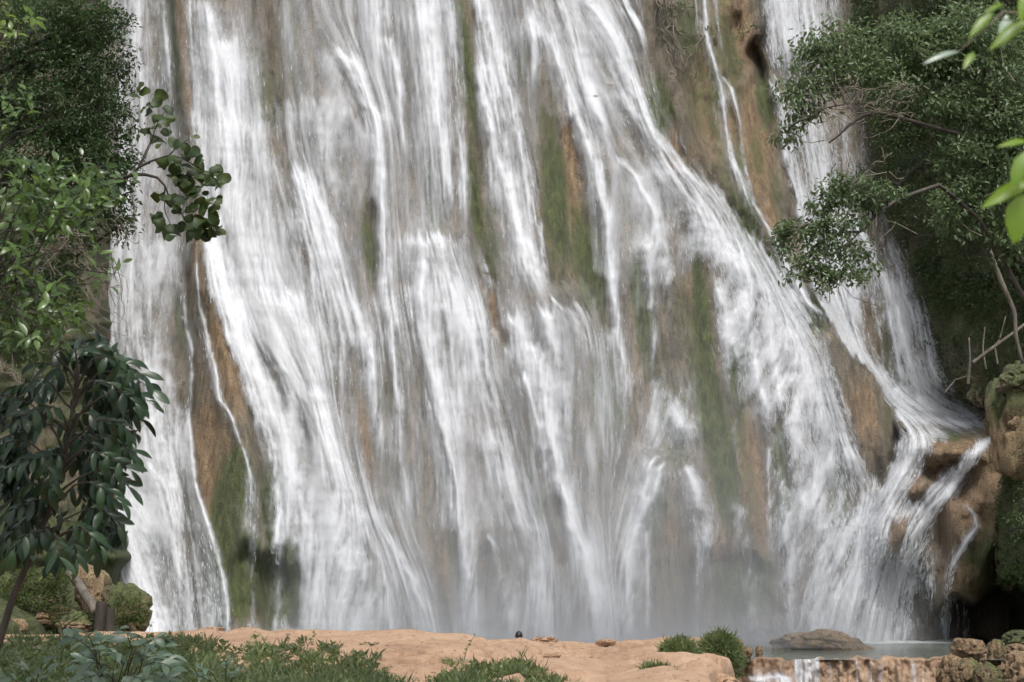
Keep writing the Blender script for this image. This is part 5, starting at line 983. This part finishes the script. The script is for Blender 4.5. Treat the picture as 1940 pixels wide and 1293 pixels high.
# ---------------------------------------------------------------- plants along the front
M_HERB = leaf_material('herb_leaf', (.020, .034, .012), (.20, .25, .095), .5, .4, .3)
M_PINN = leaf_material('blue_green_leaf', (.040, .074, .048), (.125, .178, .118), .42, .5, .15, by='obj')
r6 = np.random.default_rng(77)
TOP = [(-200, 1210), (30, 1216), (60, 1214), (120, 1208), (300, 1218), (340, 1220), (400, 1228), (440, 1244), (480, 1232), (520, 1232), (560, 1238), (600, 1244), (630, 1234), (660, 1240), (700, 1248), (730, 1260), (760, 1274), (775, 1300)]
TOP2 = [(805, 1300), (825, 1268), (850, 1252), (900, 1246), (950, 1252), (1000, 1250), (1040, 1262), (1066, 1282), (1085, 1300)]
def herb_mass(top, x0, x1, label, n, seed, dark=False):
    top = [(a_, min(1306, b_ + (4 if dark else 15))) for a_, b_ in top]
    rr = np.random.default_rng(seed)
    px = np.arange(x0, x1, 6.0); s = np.linspace(0, 1, 16); A, Sx = np.meshgrid(px, s)
    T = poly_x([(y, x) for x, y in top], A) + 6 + 5 * (fbm(A / 14, Sx * 0, seed, 2) - .5)
    PY = T + (1330 - T) * Sx; Yd = 21.8 - 6.0 * Sx + .35
    me = mesh('gap_shade_mound', at(A, PY, Yd).reshape(-1, 3), grid_faces(16, len(px)), True)  # added dark sheet under the herbs, its colour giving the shade in the gaps
    root = empty('herb_bed', at((x0 + x1) / 2, 1290, 18)); tag(root, label, 'plants', kind='stuff')
    o = link('gap_shade', me, root, M_SOIL); me.transform(Matrix.Translation(-root.location))
    x = x0 + (x1 - x0) * rr.random(n); t = poly_x([(y, q) for q, y in top], x); f = rr.random(n) ** 1.15; y = t + 2 + (1322 - t) * f
    ok = y > t; x, y, f = x[ok], y[ok], f[ok]
    c = at(x, y, 21.8 - 6.0 * f)
    ns = n // 6; xs = x0 - 12 + (x1 - x0 + 24) * rr.random(ns); ysx = poly_x([(q_, p_) for p_, q_ in top], xs) + 4 - 11 * np.abs(rr.normal(size=ns)); ysx = np.clip(ysx, 1212, 1292)
    Ys_ = np.clip(1.12 * FPX / (ysx - HORIZON), 16, 31); cs = at(xs, ysx, Ys_); cs[:, 2] = bar_height(xs, Ys_) + .01
    c = np.vstack([c, cs]); x = np.concatenate([x, xs]); y = np.concatenate([y, ysx]); k = len(c); per = 9
    base = np.repeat(c, per, 0) + rr.normal(size=(k * per, 3)) * np.where(np.repeat(rr.random(k) > .78, per)[:, None], [.05, .05, .02], [.018, .018, .02])
    bl_ = np.repeat(rr.random(k) > .78, per)[:, None]; az = np.tile(np.arange(per) * 2.4, k) + np.repeat(rr.random(k) * 6.28, per); tilt = np.repeat(rr.normal(size=(k, 3)) * .25, per, 0); ax = unit(np.stack([np.cos(az), np.sin(az), .25 + .9 * rr.random(k * per)], -1) + tilt + np.where(bl_, [0, 0, .9], [0, -.1, 0])); nr_ = unit(rr.normal(size=(k * per, 3)) * .6 + [0, -.5, .8])
    big = bl_[:, 0]; sc_ = np.repeat(.6 + .9 * rr.random(k) ** 2, per); L = np.where(big, .15, .095) * (.6 + .8 * rr.random(k * per)) * sc_; W = np.where(big, .014, .038) * (.7 + .6 * rr.random(k * per)) * sc_
    P, F = leaf_cloud(base, ax, nr_, L, W, .2, .5)
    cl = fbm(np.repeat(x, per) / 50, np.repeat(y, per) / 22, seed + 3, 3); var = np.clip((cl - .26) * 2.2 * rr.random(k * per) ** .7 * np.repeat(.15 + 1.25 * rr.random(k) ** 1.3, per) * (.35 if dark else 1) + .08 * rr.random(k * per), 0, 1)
    link('leaves', mesh('leaves', local(root, P), F, False, {'var': np.repeat(var, 6)}), root, M_HERB)
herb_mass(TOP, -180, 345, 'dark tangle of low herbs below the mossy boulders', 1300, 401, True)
herb_mass(TOP, 335, 775, 'green bed of mixed herbs and grass along the earth bank', 2500, 411)
herb_mass(TOP2, 806, 1084, 'island of green grass and ferns surrounded by bare earth', 1500, 421)
# grassy tufts on the end of the bank
def tuft(label, box, Y, n, seed, dead=.15):
    rr = np.random.default_rng(seed); x0, x1, y0, y1 = box; c, r = bpx(x0, x1, y0, y1, Y, .9); c = np.array(c); r = np.array(r)
    root = empty('fern_tuft', c - [0, 0, r[2]]); tag(root, label, 'plant')
    v, f = ICO4; d = .9 + .35 * (noise3(v * 2 + seed, seed) - .5); me = mesh('mound', v * d[:, None] * r * .88 + c - np.array(root.location), f, True); link('mound', me, root, M_SOIL)
    u = unit(rr.normal(size=(n, 3)) + [0, -.7, .45]); p = c + u * r * (.85 + .2 * rr.random((n, 1))); per = 8
    b = np.repeat(p, per, 0) + rr.normal(size=(n * per, 3)) * .035; ax = unit(np.repeat(u, per, 0) * .6 + rr.normal(size=(n * per, 3)) * .6 + [0, 0, .2]); nr_ = unit(rr.normal(size=(n * per, 3)) * .5 + [0, -.5, .8])
    P, F = leaf_cloud(b, ax, nr_, .13 * (.6 + .8 * rr.random(n * per)), .020 * (.7 + .6 * rr.random(n * per)), .2, .7)
    var = np.clip(np.repeat(rr.random(n), per) * .7 + .3 * rr.random(n * per), 0, 1); link('leaves', mesh('leaves', local(root, P), F, False, {'var': np.repeat(var, 6)}), root, M_HERB)
tuft('bushy fern tuft draped over the rounded end of the earth bank', (1330, 1400, 1206, 1300), 26.0, 420, 431)
tuft('fern tuft growing in a hollow of the earth bank', (1250, 1322, 1220, 1284), 25.0, 300, 433)
tuft('small green tuft at the foot of the fern hollow', (1220, 1268, 1270, 1296), 21.5, 120, 435)
# compound-leaved plants
def pinnate(label, root_px, lst, Y, nl, L, seed):
    rr = np.random.default_rng(seed); o = empty('pinnate_plant', at(*root_px, Y + .3)); tag(o, label, 'plant')
    ms = [with_mat(leaf_mesh('pinnate_leaf', ELL, .2 + .1 * i, .15 + .15 * i, 6, .03, seed + i), M_PINN) for i in range(3)]
    ln = sprays(o, lst, Y, nl, L, ms, rr, .12, (0, -.55, .85), 1.0, M_TWIG, .006, .3)
    b = at(*root_px, Y + .3)
    for l in lst: ln.append((curve(b, at(l[0], l[1], Y), 6, .05, .05, rr), np.linspace(.012, .006, 6)))
    tubes('stem', o, M_BARKD, ln, 5)
pinnate('large plant of blue-green paired leaflets in the dark herb tangle', (215, 1400), [(178,1238,125,1207),(182,1238,162,1200),(188,1240,195,1207),(250,1232,222,1190),(255,1232,320,1207),(250,1244,312,1226),(270,1250,326,1250),(260,1264,326,1266),(215,1268,142,1262),(200,1288,148,1290),(230,1284,272,1292),(280,1278,322,1292),(235,1256,212,1236),(190,1260,156,1246),(225,1300,190,1275)], 15.0, 8, .185, 501)
pinnate('small plant of paired leaflets standing in the green herb bed', (425, 1400), [(412,1292,380,1264),(428,1290,430,1256),(438,1290,456,1268),(410,1300,372,1282)], 15.2, 7, .105, 511)
pinnate('sparse leafy plant at the dark end of the herb tangle', (50, 1400), [(60,1290,42,1262),(70,1290,82,1256),(40,1300,14,1284),(76,1296,92,1270)], 14.4, 4, .15, 521)
# thin weeds on the bare earth
def weed(label, x, y0, y1, lean, seed, Y=None):
    rr = np.random.default_rng(seed); Y = Y or 20.5; o = empty('weed', at(x, y0, Y)); tag(o, label, 'weed'); st = pxline([(x, y0 + 6), (x + lean * .4, (y0 + y1) / 2), (x + lean, y1)], Y)
    tubes('stem', o, M_TWIG, [(st, np.linspace(.006, .003, len(st)))], 4)
    i = rr.integers(4, len(st), 16); ax = unit(rr.normal(size=(16, 3)) + [0, 0, .3]); P, F = leaf_cloud(st[i], ax, unit(rr.normal(size=(16, 3)) + [0, -.5, 1]), np.full(16, .055), np.full(16, .02))
    link('leaves', mesh('leaves', local(o, P), F, False, {'var': np.repeat(rr.random(16), 6)}), o, M_HERB)
weed('thin upright weed with a leafy top above the herb bed', 538, 1236, 1202, 8, 601)
weed('thin leaning weed with a drooping head above the herb bed', 578, 1238, 1200, 18, 602)
weed('bare dead stalk beside the leaning weed', 610, 1236, 1222, 3, 603)
weed('wispy weed rising from the island of grass', 876, 1254, 1206, 22, 604)
weed('short weed on the bare earth near the pinnate plant', 372, 1222, 1200, 8, 605, 24)
# cut stumps and a log on the left
def post(label, x0, x1, y0, y1, Y, seed):
    c0, c1 = at((x0 + x1) / 2, y1 + 8, Y), at((x0 + x1) / 2, y0, Y); r = (x1 - x0) / 2 * Y / FPX; a = np.linspace(0, 2 * pi, 14, endpoint=False); V_, F_ = [], []
    rings = [(0, 1.12), (.3, 1.02), (.7, .98), (.95, 1.0), (1, .93), (1.0, .5)]
    for q, (f, s) in enumerate(rings):
        rad = r * s * (1 + .16 * (noise(np.cos(a) * 2 + seed, np.sin(a) * 2 + f, seed) - .5)); z = c0[2] + (c1[2] - c0[2]) * f + (.03 * np.sin(a + seed) if f == 1 else 0)
        V_.append(np.stack([c0[0] + rad * np.cos(a), c0[1] + rad * np.sin(a), np.broadcast_to(z, a.shape)], -1))
    n_ = 14
    for q in range(len(rings) - 1):
        for k in range(n_): F_.append([q * n_ + k, q * n_ + (k + 1) % n_, (q + 1) * n_ + (k + 1) % n_, (q + 1) * n_ + k])
    V_ = np.vstack(V_); me = bpy.data.meshes.new('stump'); me.from_pydata(V_.tolist(), [], F_ + [list(range(len(V_) - n_, len(V_)))]); me.update()
    tag(link('tree_stump', me, None, M_BARKD), label, 'stump')
post('taller dark cut stump beside the mossy rounded boulder', 178, 201, 1142, 1192, 33.6, 3)
post('shorter weathered stump leaning on the taller cut stump', 200, 216, 1154, 1192, 33.4, 8)
l_ = pxline([(128, 1082), (150, 1108), (168, 1136), (184, 1160)], [35.4, 34.8, 34.4, 34.2]); tag(tubes('log', None, M_BARK, [(l_, np.linspace(.10, .13, len(l_)))], 9), 'split brown log sloping down to the taller stump', 'log')
# moss tufts hugging the left boulders
r7 = np.random.default_rng(88); mx_ = np.concatenate([30 + 100 * r7.random(170), 100 + 80 * r7.random(60), -20 + 60 * r7.random(90), 220 + 54 * r7.random(60)]); my_ = np.concatenate([1080 + 80 * r7.random(170), 1165 + 25 * r7.random(60), 1090 + 100 * r7.random(90), 1135 + 50 * r7.random(60)])
cc = at(mx_, my_, 34.7 - .2 * r7.random(len(mx_))); cc[-60:] = at(mx_[-60:], my_[-60:], 34.3)
o = foliage('ground_cover', None, leaf_material('moss_leaf', (.02, .036, .008), (.085, .115, .025), .7, .3, .2), cc, np.tile([[0, -.8, .5]], (len(cc), 1)), 16, .10, .06, .03, r7); tag(o, 'creeping green cover on the boulders beside the stumps', 'ground cover', kind='stuff')

# ---------------------------------------------------------------- leaves hanging close to the camera on the right
M_NEAR = leaf_material('near_leaf', (.11, .21, .012), (.20, .34, .02), .35, .5, .5, (.42, .62, .03), by='obj')
M_PALE = leaf_material('near_leaf_shiny', (.20, .27, .20), (.30, .38, .28), .25, .6, .2, by='obj')
fb = empty('near_branch', at(2150, 700, 3.6)); tag(fb, 'out-of-focus lime leaves and twigs hanging close in front of the trees', 'branch')
nm = with_mat(leaf_mesh('near_leaf', ELL, .25, .18, 8, .02, 5), M_NEAR); pm = with_mat(leaf_mesh('near_leaf_shiny', ELL, .25, .18, 8, .02, 6), M_PALE)
NL = [(1880,26,1836,64,14,0),(1908,30,1901,88,17,1),(1946,40,1876,84,18,0),(1816,98,1750,112,9,1),(1845,100,1826,126,10,0),(1948,-20,1934,36,16,0),(1948,268,1893,271,10,0),(1950,285,1918,348,22,0),(1955,342,1862,384,20,0),(1938,368,1924,456,34,0),(1960,300,1925,340,14,0),(1900,8,1866,20,8,0)]
tw = []
for x0, y0, x1, y1, w, pale in NL:
    Y = 3.5 + .1 * random.random(); a, b = at(x0, y0, Y), at(x1, y1, Y - .03); L = float(np.linalg.norm(b - a))
    leaf_obj(pm if pale else nm, fb, a, b - a, (random.uniform(-.2, .2), -.85, .45), L, (1.6 * w / FPX * Y) / (L * .38))
for l in [[(2150, 700), (2040, 420), (1985, 330), (1940, 300)], [(1985, 330), (1960, 345), (1938, 368)], [(2040, 420), (2020, 120), (1960, 40), (1905, 20), (1850, 70), (1815, 98)], [(1985, 330), (1965, 290), (1948, 268)]]: p_ = pxline(l, 3.55); tw.append((p_, np.linspace(.006, .0015, len(p_))))
tubes('twig', fb, M_TWIG, tw, 5)

# ---------------------------------------------------------------- bather: only the dark head shows over the bank
def person():
    base = at(983, 1196, 34.3); top = float(base[2]); H = 1.70; z0 = top - H; cx, cyy = float(base[0]), float(base[1])
    root = empty('person', (cx, cyy, z0)); tag(root, 'bather with short dark hair, mostly hidden behind the earth bank', 'person')
    J = {'pel': (0, 0, .90, .13), 'waist': (0, 0, 1.05, .125), 'chest': (0, 0, 1.28, .145), 'neck': (0, 0, 1.45, .058), 'chin': (0, .01, 1.50, .062), 'head': (0, .012, 1.60, .072), 'crown': (0, .005, 1.645, .05),
         'sl': (-.17, 0, 1.38, .06), 'el': (-.24, .06, 1.10, .043), 'wl': (-.20, .22, .98, .032), 'hl': (-.17, .31, .99, .03), 'sr': (.17, 0, 1.38, .06), 'er': (.24, .06, 1.10, .043), 'wr': (.20, .22, .98, .032), 'hr': (.17, .31, .99, .03),
         'pl': (-.09, 0, .84, .085), 'kl': (-.10, .02, .48, .058), 'al': (-.10, 0, .08, .042), 'tl': (-.10, .16, .03, .03), 'pr': (.09, 0, .84, .085), 'kr': (.10, .02, .48, .058), 'ar': (.10, 0, .08, .042), 'tr': (.10, .16, .03, .03)}
    E = 'pel-waist waist-chest chest-neck neck-chin chin-head head-crown chest-sl sl-el el-wl wl-hl chest-sr sr-er er-wr wr-hr pel-pl pl-kl kl-al al-tl pel-pr pr-kr kr-ar ar-tr'.split()
    k = list(J); me = bpy.data.meshes.new('body'); me.from_pydata([J[q][:3] for q in k], [[k.index(a) for a in e.split('-')] for e in E], [])
    t = NT('skin'); t.bsdf(Base_Color=(.16, .085, .05), Roughness=.5)
    o = link('body', me, root, t.m); md = o.modifiers.new('skin', 'SKIN'); sv = me.skin_vertices[0].data
    for i, q in enumerate(k): sv[i].radius = (J[q][3], J[q][3] * (.75 if q in ('chest', 'waist', 'pel') else 1)); sv[i].use_root = q == 'pel'
    o.modifiers.new('sub', 'SUBSURF').levels = 2; o.modifiers['sub'].render_levels = 2
    v, f = ICO4; up = v[:, 2] > -.35; r = 1 + .05 * (noise3(v * 6, 3) - .5)
    keep = up[f].all(1); u, inv = np.unique(f[keep], return_inverse=True)
    hp = (v * r[:, None] * [.086, .102, .112])[u] + [0, .004, 1.592]
    t = NT('hair'); t.bsdf(Base_Color=(.012, .010, .012), Roughness=.45)
    link('hair', mesh('hair', hp, inv.reshape(-1, 3), True), root, t.m)
    for s in (-1, 1):
        e = link('ear', mesh('ear', ICO4[0] * [.012, .02, .03] + [s * .082, .01, 1.575], ICO4[1], True), root, bpy.data.materials['skin'])
person()

# ---------------------------------------------------------------- spray hanging over the foot of the fall
def mist():
    import bmesh
    bm = bmesh.new(); bmesh.ops.create_cube(bm, size=1.0); me = bpy.data.meshes.new('mist'); bm.to_mesh(me); bm.free()
    o = link('mist', me); x0, x1, y0, y1, z0, z1 = -6.9, 11.5, 35.5, 45.0, 0.06, 17.0
    o.location = ((x0 + x1) / 2, (y0 + y1) / 2, (z0 + z1) / 2); o.scale = (x1 - x0, y1 - y0, z1 - z0)
    t = NT('spray_mist'); P = t.coord('Object'); sp = t.mk('ShaderNodeSeparateXYZ', {0: P})
    z = t.math('ADD', sp.outputs[2], .5)                      # 0 at the pool, 1 at the top of the box
    fz = t.math('POWER', t.math('SUBTRACT', 1.0, z, True), 4.5)
    ex = t.math('SUBTRACT', 1.0, t.math('POWER', t.math('MULTIPLY', t.math('ABSOLUTE', sp.outputs[0]), 2.0), 3.0), True)
    ey = t.math('MULTIPLY', t.math('ADD', sp.outputs[1], .5), 3.0, True)
    fz = t.math('ADD', fz, t.math('MULTIPLY', t.math('POWER', t.math('SUBTRACT', 1.0, z, True), 34.0), 2.2))
    d = t.math('MULTIPLY', t.math('MULTIPLY', fz, ex), t.math('MULTIPLY', ey, 0.15))
    pv = t.n('ShaderNodeVolumePrincipled'); t.put(pv.inputs['Color'], (.86, .89, .93)); t.put(pv.inputs['Density'], d); t.put(pv.inputs['Anisotropy'], .0)
    t.t.links.new(pv.outputs[0], t.out.inputs['Volume']); me.materials.append(t.m)
    tag(o, 'grey spray drifting over the foot of the waterfall', 'mist', kind='stuff')
mist()
